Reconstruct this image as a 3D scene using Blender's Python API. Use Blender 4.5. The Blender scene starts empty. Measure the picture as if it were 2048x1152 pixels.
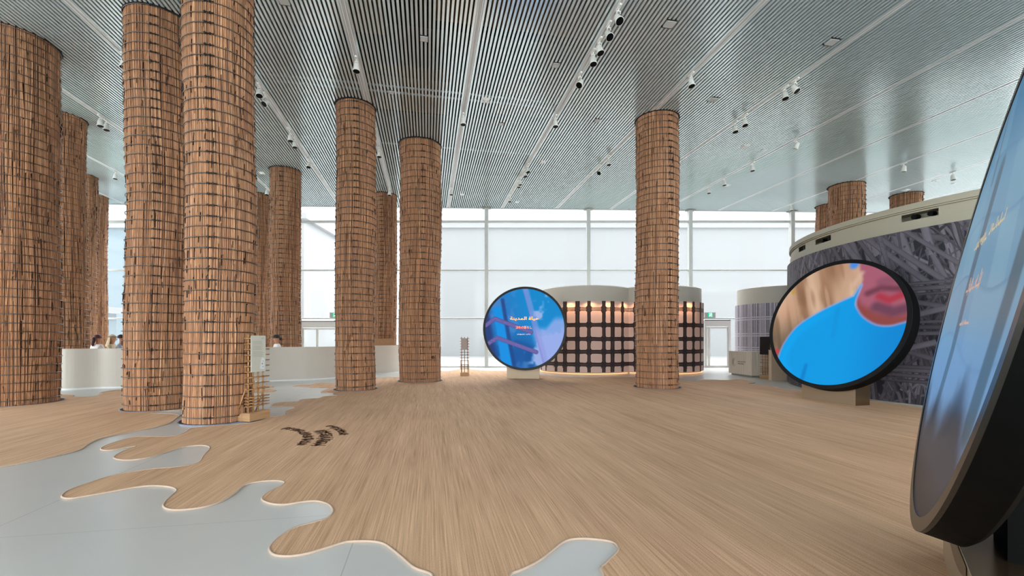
import bpy, bmesh, math, random
import numpy as np
from math import sin, cos, pi, radians, sqrt, atan2, asin
from mathutils import Vector, Matrix

rnd = random.Random(7)
SC = bpy.context.scene
COL = SC.collection

# ------------------------------------------------------------------ camera, sky, light, exposure
FPX = 900.0; EYE = 1.4; CX = 1024.0; HY = 677.0
cam_d = bpy.data.cameras.new('camera')
cam_d.sensor_width = 36.0; cam_d.sensor_fit = 'HORIZONTAL'
cam_d.lens = FPX / 2048 * 36.0
cam_d.shift_y = (HY - 576.0) / 2048
cam_d.clip_start = 0.05; cam_d.clip_end = 400
cam = bpy.data.objects.new('camera', cam_d); COL.objects.link(cam)
cam.location = (0, 0, EYE); cam.rotation_euler = (pi / 2, 0, 0)
SC.camera = cam

world = bpy.data.worlds.new('world'); SC.world = world
world.use_nodes = True
wn = world.node_tree.nodes; wl = world.node_tree.links
wn.clear()
w_out = wn.new('ShaderNodeOutputWorld'); w_bg = wn.new('ShaderNodeBackground')
w_geo = wn.new('ShaderNodeTexCoord'); w_sep = wn.new('ShaderNodeSeparateXYZ')
w_ramp = wn.new('ShaderNodeMapRange'); w_mix = wn.new('ShaderNodeMix'); w_mix.data_type = 'RGBA'
wl.new(w_geo.outputs['Generated'], w_sep.inputs[0])
# overcast sky: softer over the north glass wall, brighter and a little bluer on the open side behind the viewer
w_ramp.inputs['From Min'].default_value = -0.5; w_ramp.inputs['From Max'].default_value = 0.35
wl.new(w_sep.outputs['Y'], w_ramp.inputs['Value'])
wl.new(w_ramp.outputs['Result'], w_mix.inputs['Factor'])
w_mix.inputs['A'].default_value = (5.3, 5.4, 5.5, 1)
w_mix.inputs['B'].default_value = (2.42, 2.50, 2.54, 1)
# glow added high in the north sky, above the view, to light the hall
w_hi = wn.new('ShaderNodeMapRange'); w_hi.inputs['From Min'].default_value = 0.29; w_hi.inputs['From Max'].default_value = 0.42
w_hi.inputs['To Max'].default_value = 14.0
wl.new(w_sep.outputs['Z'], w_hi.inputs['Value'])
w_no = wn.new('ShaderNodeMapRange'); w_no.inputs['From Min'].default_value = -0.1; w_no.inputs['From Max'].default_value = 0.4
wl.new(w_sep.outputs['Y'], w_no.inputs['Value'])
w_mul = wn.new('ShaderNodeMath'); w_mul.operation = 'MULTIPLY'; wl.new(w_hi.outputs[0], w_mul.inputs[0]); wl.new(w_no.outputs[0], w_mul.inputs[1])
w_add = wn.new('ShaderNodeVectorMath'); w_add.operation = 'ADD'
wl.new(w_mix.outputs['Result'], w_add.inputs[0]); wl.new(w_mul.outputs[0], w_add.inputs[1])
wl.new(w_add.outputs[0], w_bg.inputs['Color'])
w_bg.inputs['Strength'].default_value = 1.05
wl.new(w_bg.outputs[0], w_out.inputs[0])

SC.view_settings.view_transform = 'Standard'
SC.view_settings.look = 'None'
SC.view_settings.gamma = 1.0
SC.view_settings.use_curve_mapping = False
EXPO = 0.33
SC.view_settings.exposure = EXPO
SC.cycles.use_denoising = True
SC.cycles.max_bounces = 7
SC.cycles.diffuse_bounces = 4
SC.cycles.glossy_bounces = 3
SC.cycles.transparent_max_bounces = 12
SC.cycles.sample_clamp_indirect = 6.0
SC.cycles.caustics_reflective = False
SC.cycles.caustics_refractive = False

# ------------------------------------------------------------------ room measures (metres)
WALL_Y = 21.85                 # inner face of the north glass wall
X_L, X_R, Y_S = -26.0, 24.0, -9.0
SKEW = -0.188                  # the ceiling slats run this far in x for each metre of y
def ceil_z(x): return EYE + 6.32 - 0.011 * x
def fl(px, py):                # point of the floor seen at a pixel of the photograph
    y = FPX * EYE / (py - HY)
    return ((px - CX) / FPX * y, y)

# ------------------------------------------------------------------ helpers
def s2l(c):
    return tuple(((v / 255) / 12.92 if v / 255 <= 0.04045 else ((v / 255 + 0.055) / 1.055) ** 2.4) for v in c[:3])

def link(o, parent=None):
    COL.objects.link(o)
    if parent: o.parent = parent
    return o

def tag(o, label=None, cat=None, group=None, kind=None):
    if label: o['label'] = label
    if cat: o['category'] = cat
    if group: o['group'] = group
    if kind: o['kind'] = kind
    return o

def empty(name, loc, rz=0, **k):
    o = bpy.data.objects.new(name, None); o.empty_display_size = 0.2
    COL.objects.link(o); o.location = loc; o.rotation_euler = (0, 0, rz)
    return tag(o, **k)

def copy_tree(o, parent=None):
    c = o.copy(); COL.objects.link(c)
    if parent: c.parent = parent
    for ch in kids.get(o.name, []): 
        copy_tree(ch, c)
    return c
kids = {}

class MB:
    """collects geometry and links it as one mesh object"""
    def __init__(s): s.v = []; s.f = []; s.c = []
    def add(s, vs, fs, col=None):
        n = len(s.v); s.v.extend(vs); s.f.extend([tuple(i + n for i in f) for f in fs])
        if col is not None:
            if isinstance(col, tuple): col = [col] * len(vs)
            s.c.extend(col)
    def box(s, x0, y0, z0, x1, y1, z1, col=None):
        s.add([(x0,y0,z0),(x1,y0,z0),(x1,y1,z0),(x0,y1,z0),(x0,y0,z1),(x1,y0,z1),(x1,y1,z1),(x0,y1,z1)],
              [(0,3,2,1),(4,5,6,7),(0,1,5,4),(1,2,6,5),(2,3,7,6),(3,0,4,7)], col)
    def obox(s, c, ax, ay, az, hx, hy, hz, col=None):
        c = Vector(c); ax = Vector(ax).normalized(); ay = Vector(ay).normalized(); az = Vector(az).normalized()
        vs = []
        for k in (-1, 1):
            for (i, j) in ((-1,-1),(1,-1),(1,1),(-1,1)):
                vs.append(tuple(c + ax*hx*i + ay*hy*j + az*hz*k))
        s.add(vs, [(0,3,2,1),(4,5,6,7),(0,1,5,4),(1,2,6,5),(2,3,7,6),(3,0,4,7)], col)
    def tube(s, pts, r, seg=8, col=None, closed=False, caps=True):
        P = [Vector(p) for p in pts]; n = len(P); base = len(s.v)
        rr = r if isinstance(r, (list, tuple)) else [r] * n
        prev = None; vs = []
        for i in range(n):
            if closed: t = P[(i+1) % n] - P[i-1]
            else: t = P[min(i+1, n-1)] - P[max(i-1, 0)]
            t.normalize()
            if prev is None:
                a = Vector((0,0,1)) if abs(t.z) < .9 else Vector((1,0,0))
                u = t.cross(a).normalized()
            else:
                u = prev - t * prev.dot(t)
                u = u.normalized() if u.length > 1e-6 else t.orthogonal().normalized()
            prev = u; w = t.cross(u)
            for k in range(seg):
                an = 2*pi*k/seg
                vs.append(tuple(P[i] + (u*cos(an) + w*sin(an)) * rr[i]))
        fs = []
        m = n if closed else n - 1
        for i in range(m):
            j = (i+1) % n
            for k in range(seg):
                l = (k+1) % seg
                fs.append((i*seg+k, i*seg+l, j*seg+l, j*seg+k))
        if caps and not closed:
            fs.append(tuple(range(seg))[::-1]); fs.append(tuple((n-1)*seg + k for k in range(seg)))
        s.add(vs, fs, col)
    def lathe(s, prof, seg=32, a0=0, a1=2*pi, cx=0, cy=0, col=None, M=None):
        """prof: (r, z) from bottom to top; faces look outward"""
        full = abs(a1 - a0 - 2*pi) < 1e-6
        na = seg if full else seg + 1; vs = []
        for (r, z) in prof:
            for k in range(na):
                a = a0 + (a1-a0)*k/seg
                p = Vector((cx + r*cos(a), cy + r*sin(a), z))
                vs.append(tuple(M @ p) if M else tuple(p))
        fs = []
        for i in range(len(prof)-1):
            for k in range(seg):
                l = (k+1) % na if full else k+1
                fs.append((i*na+k, i*na+l, (i+1)*na+l, (i+1)*na+k))
        s.add(vs, fs, col)
    def disc(s, r, z, seg=32, cx=0, cy=0, up=True, M=None, col=None):
        vs = []
        for k in range(seg):
            a = 2*pi*k/seg; p = Vector((cx + r*cos(a), cy + r*sin(a), z))
            vs.append(tuple(M @ p) if M else tuple(p))
        s.add(vs, [tuple(range(seg)) if up else tuple(range(seg))[::-1]], col)
    def build(s, name, mat, parent=None, smooth=False, loc=None, rz=None, bevel=0):
        me = bpy.data.meshes.new(name); me.from_pydata(s.v, [], s.f)
        if s.c:
            ca = me.color_attributes.new('Col', 'FLOAT_COLOR', 'POINT')
            arr = np.ones((len(s.v), 4), dtype=np.float32); arr[:, :3] = np.array(s.c, dtype=np.float32)[:, :3]
            ca.data.foreach_set('color', arr.ravel())
        if smooth: me.shade_smooth()
        me.materials.append(mat); me.update()
        o = bpy.data.objects.new(name, me); COL.objects.link(o)
        if parent:
            o.parent = parent; kids.setdefault(parent.name, []).append(o)
        if loc: o.location = loc
        if rz is not None: o.rotation_euler = (0, 0, rz)
        if bevel:
            b = o.modifiers.new('bevel', 'BEVEL'); b.width = bevel; b.segments = 2; b.limit_method = 'ANGLE'
        return o

def catmull(pts, n=5, closed=True):
    P = [Vector(p) for p in pts]; out = []; m = len(P)
    for i in range(m if closed else m-1):
        if closed: p0, p1, p2, p3 = P[i-1], P[i], P[(i+1) % m], P[(i+2) % m]
        else: p0, p1, p2, p3 = P[max(i-1,0)], P[i], P[i+1], P[min(i+2,m-1)]
        for k in range(n):
            t = k/n
            out.append(0.5*((2*p1) + (p2-p0)*t + (2*p0-5*p1+4*p2-p3)*t*t + (3*p1-p0-3*p2+p3)*t*t*t))
    if not closed: out.append(P[-1])
    return out

# ------------------------------------------------------------------ materials
def new_mat(name):
    m = bpy.data.materials.new(name); m.use_nodes = True
    nt = m.node_tree; b = nt.nodes['Principled BSDF']
    return m, nt, b

def simple(name, col, rough=0.5, metal=0.0, spec=0.5, var=0.04, scale=6.0, srgb=True, bump=0.0):
    m, nt, b = new_mat(name); c = s2l(col) if srgb else col
    tc = nt.nodes.new('ShaderNodeTexCoord'); nz = nt.nodes.new('ShaderNodeTexNoise')
    nz.inputs['Scale'].default_value = scale; nz.inputs['Detail'].default_value = 4
    nt.links.new(tc.outputs['Object'], nz.inputs['Vector'])
    mx = nt.nodes.new('ShaderNodeMix'); mx.data_type = 'RGBA'
    mx.inputs['A'].default_value = tuple(v*(1-var) for v in c) + (1,)
    mx.inputs['B'].default_value = tuple(min(1, v*(1+var)) for v in c) + (1,)
    nt.links.new(nz.outputs['Fac'], mx.inputs['Factor'])
    nt.links.new(mx.outputs['Result'], b.inputs['Base Color'])
    b.inputs['Roughness'].default_value = rough; b.inputs['Metallic'].default_value = metal
    b.inputs['Specular IOR Level'].default_value = spec
    if bump:
        bp = nt.nodes.new('ShaderNodeBump'); bp.inputs['Strength'].default_value = bump; bp.inputs['Distance'].default_value = 0.002
        nt.links.new(nz.outputs['Fac'], bp.inputs['Height']); nt.links.new(bp.outputs[0], b.inputs['Normal'])
    return m

def emissive(name, col, strength):
    m, nt, b = new_mat(name); c = s2l(col) + (1,)
    b.inputs['Base Color'].default_value = c; b.inputs['Emission Color'].default_value = c
    b.inputs['Emission Strength'].default_value = strength * 2 ** -EXPO
    return m

def attr_mat(name, rough=0.7, streak=None, spec=0.3, gain=1.0, amp=1.0):
    """colour from the mesh's own colour attribute times a fine noise"""
    m, nt, b = new_mat(name)
    at = nt.nodes.new('ShaderNodeAttribute'); at.attribute_name = 'Col'
    tc = nt.nodes.new('ShaderNodeTexCoord'); mp = nt.nodes.new('ShaderNodeMapping')
    mp.inputs['Scale'].default_value = streak or (20, 20, 20)
    nz = nt.nodes.new('ShaderNodeTexNoise'); nz.inputs['Scale'].default_value = 1.0; nz.inputs['Detail'].default_value = 5
    nt.links.new(tc.outputs['Object'], mp.inputs[0]); nt.links.new(mp.outputs[0], nz.inputs['Vector'])
    mr = nt.nodes.new('ShaderNodeMapRange'); mr.inputs['From Min'].default_value = 0.3; mr.inputs['From Max'].default_value = 0.7
    mr.inputs['To Min'].default_value = (1-0.28*amp)*gain; mr.inputs['To Max'].default_value = (1+0.22*amp)*gain
    nt.links.new(nz.outputs['Fac'], mr.inputs['Value'])
    vm = nt.nodes.new('ShaderNodeVectorMath'); vm.operation = 'SCALE'
    nt.links.new(at.outputs['Color'], vm.inputs[0]); nt.links.new(mr.outputs['Result'], vm.inputs['Scale'])
    nt.links.new(vm.outputs[0], b.inputs['Base Color'])
    b.inputs['Roughness'].default_value = rough; b.inputs['Specular IOR Level'].default_value = spec
    return m

def mat_floor():
    m, nt, b = new_mat('polished_floor'); N = nt.nodes; L = nt.links
    geo = N.new('ShaderNodeNewGeometry'); sep = N.new('ShaderNodeSeparateXYZ'); L.new(geo.outputs['Position'], sep.inputs[0])
    def math_(op, a, c=None, d=None):
        n = N.new('ShaderNodeMath'); n.operation = op
        for i, q in enumerate((a, c, d)):
            if q is None: continue
            if isinstance(q, (int, float)): n.inputs[i].default_value = q
            else: L.new(q, n.inputs[i])
        return n.outputs[0]
    X, Y = sep.outputs['X'], sep.outputs['Y']
    s = math_('ADD', X, math_('MULTIPLY', Y, -SKEW))        # constant along the building's long axis
    t = math_('ADD', Y, math_('MULTIPLY', X, SKEW))
    def groove(q, off, period, w):
        fr = math_('FRACT', math_('DIVIDE', math_('ADD', q, off), period))
        d = math_('ABSOLUTE', math_('SUBTRACT', fr, 0.5))
        return math_('GREATER_THAN', d, 0.5 - w/period)
    g = math_('MAXIMUM', groove(s, 3.19, 2.68, 0.004), groove(t, -3.84, 2.68, 0.003))
    nz = N.new('ShaderNodeTexNoise'); nz.inputs['Scale'].default_value = 0.8; nz.inputs['Detail'].default_value = 6
    L.new(geo.outputs['Position'], nz.inputs['Vector'])
    mx = N.new('ShaderNodeMix'); mx.data_type = 'RGBA'
    mx.inputs['A'].default_value = (0.60, 0.60, 0.58, 1); mx.inputs['B'].default_value = (0.70, 0.70, 0.68, 1)
    L.new(nz.outputs['Fac'], mx.inputs['Factor'])
    m2 = N.new('ShaderNodeMix'); m2.data_type = 'RGBA'; m2.inputs['B'].default_value = (0.33, 0.34, 0.34, 1)
    L.new(mx.outputs['Result'], m2.inputs['A']); L.new(math_('MULTIPLY', g, 0.5), m2.inputs['Factor'])
    L.new(m2.outputs['Result'], b.inputs['Base Color'])
    b.inputs['Roughness'].default_value = 0.26; b.inputs['Specular IOR Level'].default_value = 0.5
    return m

def mat_carpet(name, shift=0.0, c0=(0.37, 0.190, 0.098), c1=(0.95, 0.63, 0.40)):
    """flat-woven jute: threads run along the rolls, fine cross weave, each roll a slightly different batch"""
    m, nt, b = new_mat(name); N = nt.nodes; L = nt.links
    geo = N.new('ShaderNodeNewGeometry'); sep = N.new('ShaderNodeSeparateXYZ'); L.new(geo.outputs['Position'], sep.inputs[0])
    def math_(op, a, c=None, d=None):
        n = N.new('ShaderNodeMath'); n.operation = op
        for i, q in enumerate((a, c, d)):
            if q is None: continue
            if isinstance(q, (int, float)): n.inputs[i].default_value = q
            else: L.new(q, n.inputs[i])
        return n.outputs[0]
    X, Y = sep.outputs['X'], sep.outputs['Y']
    s = math_('ADD', math_('ADD', X, math_('MULTIPLY', Y, 0.182)), shift)
    t = math_('ADD', Y, math_('MULTIPLY', X, -0.182))
    def vec(a, c, z=0.0):
        n = N.new('ShaderNodeCombineXYZ')
        for i, q in enumerate((a, c, z)):
            if isinstance(q, (int, float)): n.inputs[i].default_value = q
            else: L.new(q, n.inputs[i])
        return n.outputs[0]
    def noise(v, sc=1.0, det=2.0, ro=0.5):
        n = N.new('ShaderNodeTexNoise'); n.inputs['Scale'].default_value = sc; n.inputs['Detail'].default_value = det
        n.inputs['Roughness'].default_value = ro
        L.new(v, n.inputs['Vector']); return n.outputs['Fac']
    n1 = noise(vec(math_('MULTIPLY', s, 78.0), math_('MULTIPLY', t, 1.0)), 1.0, 3.0, 0.65)    # thread streaks
    n2 = noise(vec(math_('MULTIPLY', s, 6.0), math_('MULTIPLY', t, 0.25)), 1.0, 3.0, 0.6)     # broad streaks
    n3 = noise(vec(math_('MULTIPLY', s, 170.0), math_('MULTIPLY', t, 110.0)), 1.0, 2.0, 0.7)   # weave grain
    n4 = noise(vec(math_('MULTIPLY', s, 0.7), math_('MULTIPLY', t, 0.5)), 1.0, 2.0, 0.5)
    wn_ = N.new('ShaderNodeTexWhiteNoise'); wn_.noise_dimensions = '1D'
    L.new(math_('FLOOR', math_('DIVIDE', math_('ADD', s, 0.47), 4.0)), wn_.inputs['W'])
    v = math_('ADD', math_('MULTIPLY', n1, 0.72), math_('MULTIPLY', n2, 0.30))
    v = math_('ADD', v, math_('MULTIPLY', n3, 0.46)); v = math_('ADD', v, math_('MULTIPLY', n4, 0.16))
    v = math_('ADD', v, math_('MULTIPLY', wn_.outputs['Value'], 0.07))
    mr = N.new('ShaderNodeMapRange'); mr.inputs['From Min'].default_value = 0.56; mr.inputs['From Max'].default_value = 1.09
    L.new(v, mr.inputs['Value'])
    mx = N.new('ShaderNodeMix'); mx.data_type = 'RGBA'
    mx.inputs['A'].default_value = c0 + (1,); mx.inputs['B'].default_value = c1 + (1,)
    L.new(mr.outputs['Result'], mx.inputs['Factor']); L.new(mx.outputs['Result'], b.inputs['Base Color'])
    b.inputs['Roughness'].default_value = 0.85; b.inputs['Specular IOR Level'].default_value = 0.25
    bp = N.new('ShaderNodeBump'); bp.inputs['Strength'].default_value = 0.5; bp.inputs['Distance'].default_value = 0.004
    L.new(math_('ADD', math_('MULTIPLY', n3, 0.7), math_('MULTIPLY', n1, 0.5)), bp.inputs['Height']); L.new(bp.outputs[0], b.inputs['Normal'])
    return m

def mat_film(name='film_glass', tcol=(0.58, 0.58, 0.575, 1), scol=(0.06, 0.06, 0.06, 1), mix=0.45):
    """glazing with a white diffusing film: mostly clear to the overcast sky, part of it scattered"""
    m, nt, b = new_mat(name); N = nt.nodes; L = nt.links
    N.remove(b); out = N['Material Output']
    tr = N.new('ShaderNodeBsdfTransparent'); tr.inputs[0].default_value = tcol
    tl = N.new('ShaderNodeBsdfTranslucent'); tl.inputs[0].default_value = scol
    gl = N.new('ShaderNodeBsdfGlossy'); gl.inputs['Roughness'].default_value = 0.08
    fr = N.new('ShaderNodeFresnel'); fr.inputs['IOR'].default_value = 1.3
    m1 = N.new('ShaderNodeMixShader'); m1.inputs[0].default_value = mix
    L.new(tr.outputs[0], m1.inputs[1]); L.new(tl.outputs[0], m1.inputs[2])
    m2 = N.new('ShaderNodeMixShader'); L.new(fr.outputs[0], m2.inputs[0])
    L.new(m1.outputs[0], m2.inputs[1]); L.new(gl.outputs[0], m2.inputs[2])
    L.new(m2.outputs[0], out.inputs['Surface'])
    return m

def mat_wood(name, ca, cb, axis_scale=(40, 3, 3), rough=0.6):
    m, nt, b = new_mat(name); N = nt.nodes; L = nt.links
    tc = N.new('ShaderNodeTexCoord'); mp = N.new('ShaderNodeMapping'); mp.inputs['Scale'].default_value = axis_scale
    nz = N.new('ShaderNodeTexNoise'); nz.inputs['Scale'].default_value = 1; nz.inputs['Detail'].default_value = 5; nz.inputs['Roughness'].default_value = 0.65
    L.new(tc.outputs['Object'], mp.inputs[0]); L.new(mp.outputs[0], nz.inputs['Vector'])
    mr = N.new('ShaderNodeMapRange'); mr.inputs['From Min'].default_value = 0.3; mr.inputs['From Max'].default_value = 0.7
    L.new(nz.outputs['Fac'], mr.inputs['Value'])
    mx = N.new('ShaderNodeMix'); mx.data_type = 'RGBA'; mx.inputs['A'].default_value = s2l(ca) + (1,); mx.inputs['B'].default_value = s2l(cb) + (1,)
    L.new(mr.outputs['Result'], mx.inputs['Factor']); L.new(mx.outputs['Result'], b.inputs['Base Color'])
    b.inputs['Roughness'].default_value = rough
    return m

def mat_screen(name, strength):
    m, nt, b = new_mat(name); N = nt.nodes; L = nt.links
    at = N.new('ShaderNodeAttribute'); at.attribute_name = 'Col'
    b.inputs['Base Color'].default_value = (0.01, 0.01, 0.012, 1)
    b.inputs['Roughness'].default_value = 0.3; b.inputs['Specular IOR Level'].default_value = 0.03
    L.new(at.outputs['Color'], b.inputs['Emission Color']); b.inputs['Emission Strength'].default_value = strength
    return m

M_FLOOR = mat_floor()
M_CARPET = mat_carpet('jute_carpet')
M_CARPET2 = mat_carpet('jute_carpet_second', 11.3)
M_FILM = mat_film()
M_CLEAR = mat_film('clear_glass', (0.93, 0.96, 0.965, 1), (0.9, 0.93, 0.94, 1), 0.08)
M_SLAT = simple('slat_paint', (222, 238, 241), 0.2, 0.36, 0.9, 0.02, 2)
M_TRACK = simple('track_paint', (222, 224, 224), 0.35, 0, 0.5, 0.02)
M_GROOVE_B = simple('mount_bronze', (104, 88, 72), 0.4, 0.3)
M_GROOVE = simple('track_groove', (60, 62, 64), 0.5)
M_PLENUM = simple('plenum_dark', (62, 62, 60), 0.9, var=0.3, scale=0.5)
M_DUCT = simple('brown_insulation', (128, 98, 62), 0.9, var=0.25, scale=2)
M_PIPE = simple('galvanised_pipe', (190, 200, 205), 0.35, 0.6)
M_FRAME = simple('white_frame', (206, 211, 209), 0.4)
M_FRAME_W = simple('grey_door_frame', (200, 200, 195), 0.4)
M_CREAM = simple('cream_panel', (196, 190, 178), 0.55, var=0.02)
M_CREAM_D = simple('cream_panel_dark', (176, 171, 152), 0.5, var=0.02)
M_COUNTER = simple('counter_paint', (205, 199, 188), 0.5, var=0.02)
M_STALK = attr_mat('palm_stalk', 0.75, (55, 55, 4.5), 0.25)
M_CORE = simple('bundle_core', (104, 72, 48), 0.95, var=0.3, scale=12)
M_STEEL = simple('hoop_steel', (104, 100, 96), 0.3, 0.9, var=0.1, scale=20)
M_CLASP = simple('clasp_dark_steel', (34, 35, 36), 0.4, 0.6)
M_BOLT = simple('bolt_bright', (215, 220, 225), 0.25, 0.9)
M_DARK = simple('dark_gap', (22, 22, 26), 0.8)
M_RIMBLUE = simple('trim_ring_steel', (120, 130, 150), 0.3, 0.5)
M_BEZEL = simple('black_bezel', (18, 20, 22), 0.4, 0, 0.2, 0.1)
M_BEZEL3 = simple('tan_reflection_bezel', (40, 37, 33), 0.3, 0.3, 0.5, 0.1)  # black bezel, with the tan it reflects put into its base colour
M_RIM = simple('black_rim', (5, 5, 5), 0.6, 0, 0.08)
M_BRONZE = simple('champagne_metal', (166, 148, 124), 0.35, 0.35, var=0.02)
M_MIRROR = simple('bronze_mirror', (112, 92, 70), 0.2, 0.8, var=0.02)
M_LAMP = simple('lamp_white', (232, 232, 226), 0.4)
M_LENS = simple('lens_black', (5, 7, 7), 0.5, 0, 0.1)
M_PLATE = simple('plate_grey', (196, 198, 196), 0.5)
M_PLATE_W = simple('plate_white', (236, 238, 238), 0.5)
M_PRINT = attr_mat('printed_wrap', 0.6, (9, 9, 9), 0.3, 1.0, 0.25)
def mat_fabric():
    """printed stretch fabric that lets the lamps behind it glow through"""
    m, nt, b = new_mat('printed_fabric'); N = nt.nodes; L = nt.links
    at = N.new('ShaderNodeAttribute'); at.attribute_name = 'Col'
    L.new(at.outputs['Color'], b.inputs['Base Color']); b.inputs['Roughness'].default_value = 0.7
    tl = N.new('ShaderNodeBsdfTranslucent'); L.new(at.outputs['Color'], tl.inputs[0])
    mx = N.new('ShaderNodeMixShader'); mx.inputs[0].default_value = 0.22
    L.new(b.outputs[0], mx.inputs[1]); L.new(tl.outputs[0], mx.inputs[2]); L.new(mx.outputs[0], N['Material Output'].inputs['Surface'])
    return m
M_FABRIC = mat_fabric()
M_ROPE = simple('piping_cream', (200, 176, 156), 0.8, var=0.08, scale=60)
M_LETTER = simple('brown_stitching', (98, 64, 40), 0.95, var=0.15, scale=30)
M_BAMBOO = mat_wood('bamboo', (150, 104, 62), (205, 160, 106), (60, 60, 6))
M_BAMBOO_D = mat_wood('bamboo_far', (132, 92, 58), (176, 130, 86), (60, 60, 6))
M_KNOT = simple('lashing_brown', (96, 52, 28), 0.85)
M_PLY = mat_wood('ply_edge', (158, 118, 80), (196, 158, 116), (2, 2, 70))
M_PANEL = simple('panel_white', (204, 204, 192), 0.5, var=0.01)
M_PANEL_G = simple('panel_grey', (168, 158, 150), 0.5, var=0.02)
M_PRINTINK = simple('grey_ink', (165, 166, 160), 0.7)
M_MAP = simple('map_patch', (222, 228, 230), 0.6)
M_BLACKP = simple('black_panel', (10, 10, 16), 0.35)
M_LIGHTWOOD = mat_wood('pale_fluted_wood', (206, 190, 168), (240, 232, 220), (30, 30, 0.8), 0.6)
M_BEIGE = simple('beige_block', (214, 190, 164), 0.6)
M_LOGO = simple('logo_brown', (134, 122, 108), 0.7)
M_SKIRT = simple('grey_skirt', (150, 150, 140), 0.5)
M_EXITBODY = simple('exit_housing', (170, 172, 170), 0.5)
M_EXITG = emissive('exit_green', (20, 160, 120), 1.0)
M_EXITW = emissive('exit_white', (235, 250, 245), 1.0)
M_WARM = emissive('warm_led', (255, 190, 130), 1.6)
M_OUT = simple('outside_white', (182, 186, 188), 0.8)
M_OUT2 = simple('outside_blue_grey', (138, 162, 174), 0.8)
M_OUT3 = simple('outside_pale_grey', (170, 176, 179), 0.8)
M_GROUND = simple('outside_paving', (170, 172, 172), 0.9)
M_SKIN = simple('skin', (188, 134, 104), 0.55)
M_HAIR = simple('dark_hair', (34, 24, 22), 0.6)
M_HAIR_R = simple('reddish_hair', (74, 34, 34), 0.6)
M_WHITE = simple('white_cloth', (232, 226, 224), 0.8)
M_BEIGEC = simple('beige_cloth', (196, 176, 146), 0.8)
M_GREYC = simple('grey_blue_shirt', (158, 164, 172), 0.8)
M_TROUS = simple('dark_trousers', (60, 60, 66), 0.8)

# ------------------------------------------------------------------ setting: floor, ceiling, walls
b = MB(); b.box(X_L, Y_S, -0.3, X_R, WALL_Y + 0.25, 0)
tag(b.build('floor', M_FLOOR), 'polished pale grey floor slab', None, None, 'structure')
b = MB(); b.box(-140, -120, -0.6, 140, 200, -0.32)
tag(b.build('ground', M_GROUND), 'pale paving outside the glass walls', None, None, 'structure')

def slat_line(x0, y):          # x of a building axis line at depth y
    return x0 + SKEW * y
PITCH = 2.62 / 30
b = MB()
SL_W, SL_H = 0.0235, 0.05
k0 = 1.01
i = -330
while True:
    x0 = k0 + i * PITCH
    i += 1
    if x0 > 30: break
    j = (i - 1) % 30
    if j == 0: continue                                   # the lighting track runs here
    w = SL_W
    ya, yb = Y_S, WALL_Y - 0.02
    xa, xb = slat_line(x0, ya), slat_line(x0, yb)
    # clip to the room's sides
    if xb < X_L: continue
    if xa > X_R:
        ya = (X_R - x0) / SKEW; xa = X_R
    if ya >= yb: continue
    za, zb = ceil_z(xa), ceil_z(xb)
    b.add([(xa-w,ya,za),(xa+w,ya,za),(xb+w,yb,zb),(xb-w,yb,zb),(xa-w,ya,za+SL_H),(xa+w,ya,za+SL_H),(xb+w,yb,zb+SL_H),(xb-w,yb,zb+SL_H)],
          [(0,3,2,1),(4,5,6,7),(0,1,5,4),(1,2,6,5),(2,3,7,6),(3,0,4,7)])
tag(b.build('ceiling', M_SLAT), 'open ceiling of narrow pale grey metal slats', None, None, 'structure')
b = MB(); b.box(X_L-0.3, Y_S-0.3, 9.3, X_R+0.3, WALL_Y+0.3, 9.6)
tag(b.build('ceiling_slab', M_PLENUM), 'dark slab above the slatted ceiling', None, None, 'structure')
b = MB()
for (xa, ya, xb, yb) in ((X_L, WALL_Y-0.0, X_R, WALL_Y-0.0), (X_L, Y_S, X_R, Y_S), (X_L, Y_S, X_L, WALL_Y), (X_R, Y_S, X_R, WALL_Y)):
    dx, dy = (0, 0.12) if ya == yb else (0.12, 0)
    za, zb = ceil_z(xa), ceil_z(xb)
    b.add([(xa,ya,za),(xb,yb,zb),(xb+dx,yb+dy,zb),(xa+dx,ya+dy,za),(xa,ya,9.3),(xb,yb,9.3),(xb+dx,yb+dy,9.3),(xa+dx,ya+dy,9.3)],
          [(0,3,2,1),(4,5,6,7),(0,1,5,4),(1,2,6,5),(2,3,7,6),(3,0,4,7)])
tag(b.build('trim_1', M_FRAME), 'pale fascia above the glass walls', None, None, 'structure')
# beams, ducts and pipes above the slats
for n, (s0, s1, y0, y1) in enumerate(((-5.5,-2.4,5.2,6.6),(-2.0,2.6,5.6,7.2),(-6.2,-1.0,8.3,9.8),(0.2,4.6,8.8,10.2),(-3.2,0.6,11.8,13.6),(-7.5,-4.6,12.0,14.0),(3.6,7.5,6.0,7.6),(2.0,6.0,12.4,14.2))):
    b = MB(); b.obox(((s0+s1)/2 + SKEW*(y0+y1)/2, (y0+y1)/2, 8.48), (1, 0.188, 0), (-0.188, 1, 0), (0,0,1), (s1-s0)/2, (y1-y0)/2, 0.16)
    tag(b.build('air_duct', M_DUCT), 'brown insulated duct above the ceiling slats, ' + ('over the carpet before the nearest column', 'straight overhead of the hall entrance side', 'beyond the first spotlight on the left', 'by the row of four spotlights', 'over the middle reed columns', 'left of the middle reed columns', 'right of the row of four spotlights', 'before the lone right column')[n], 'duct', 'ducts above the slats')
for n, y in enumerate((4.4, 7.9, 12.45, 12.75, 16.2)):
    b = MB(); b.tube([(-12, y-1.9, 8.25), (10, y+2.3, 8.25)], 0.035, 8)
    tag(b.build('ceiling_pipe', M_PIPE), ('nearest', 'second', 'third', 'fourth', 'farthest')[n] + ' thin silver pipe crossing above the ceiling slats', 'pipe', 'pipes above the slats')
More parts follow.
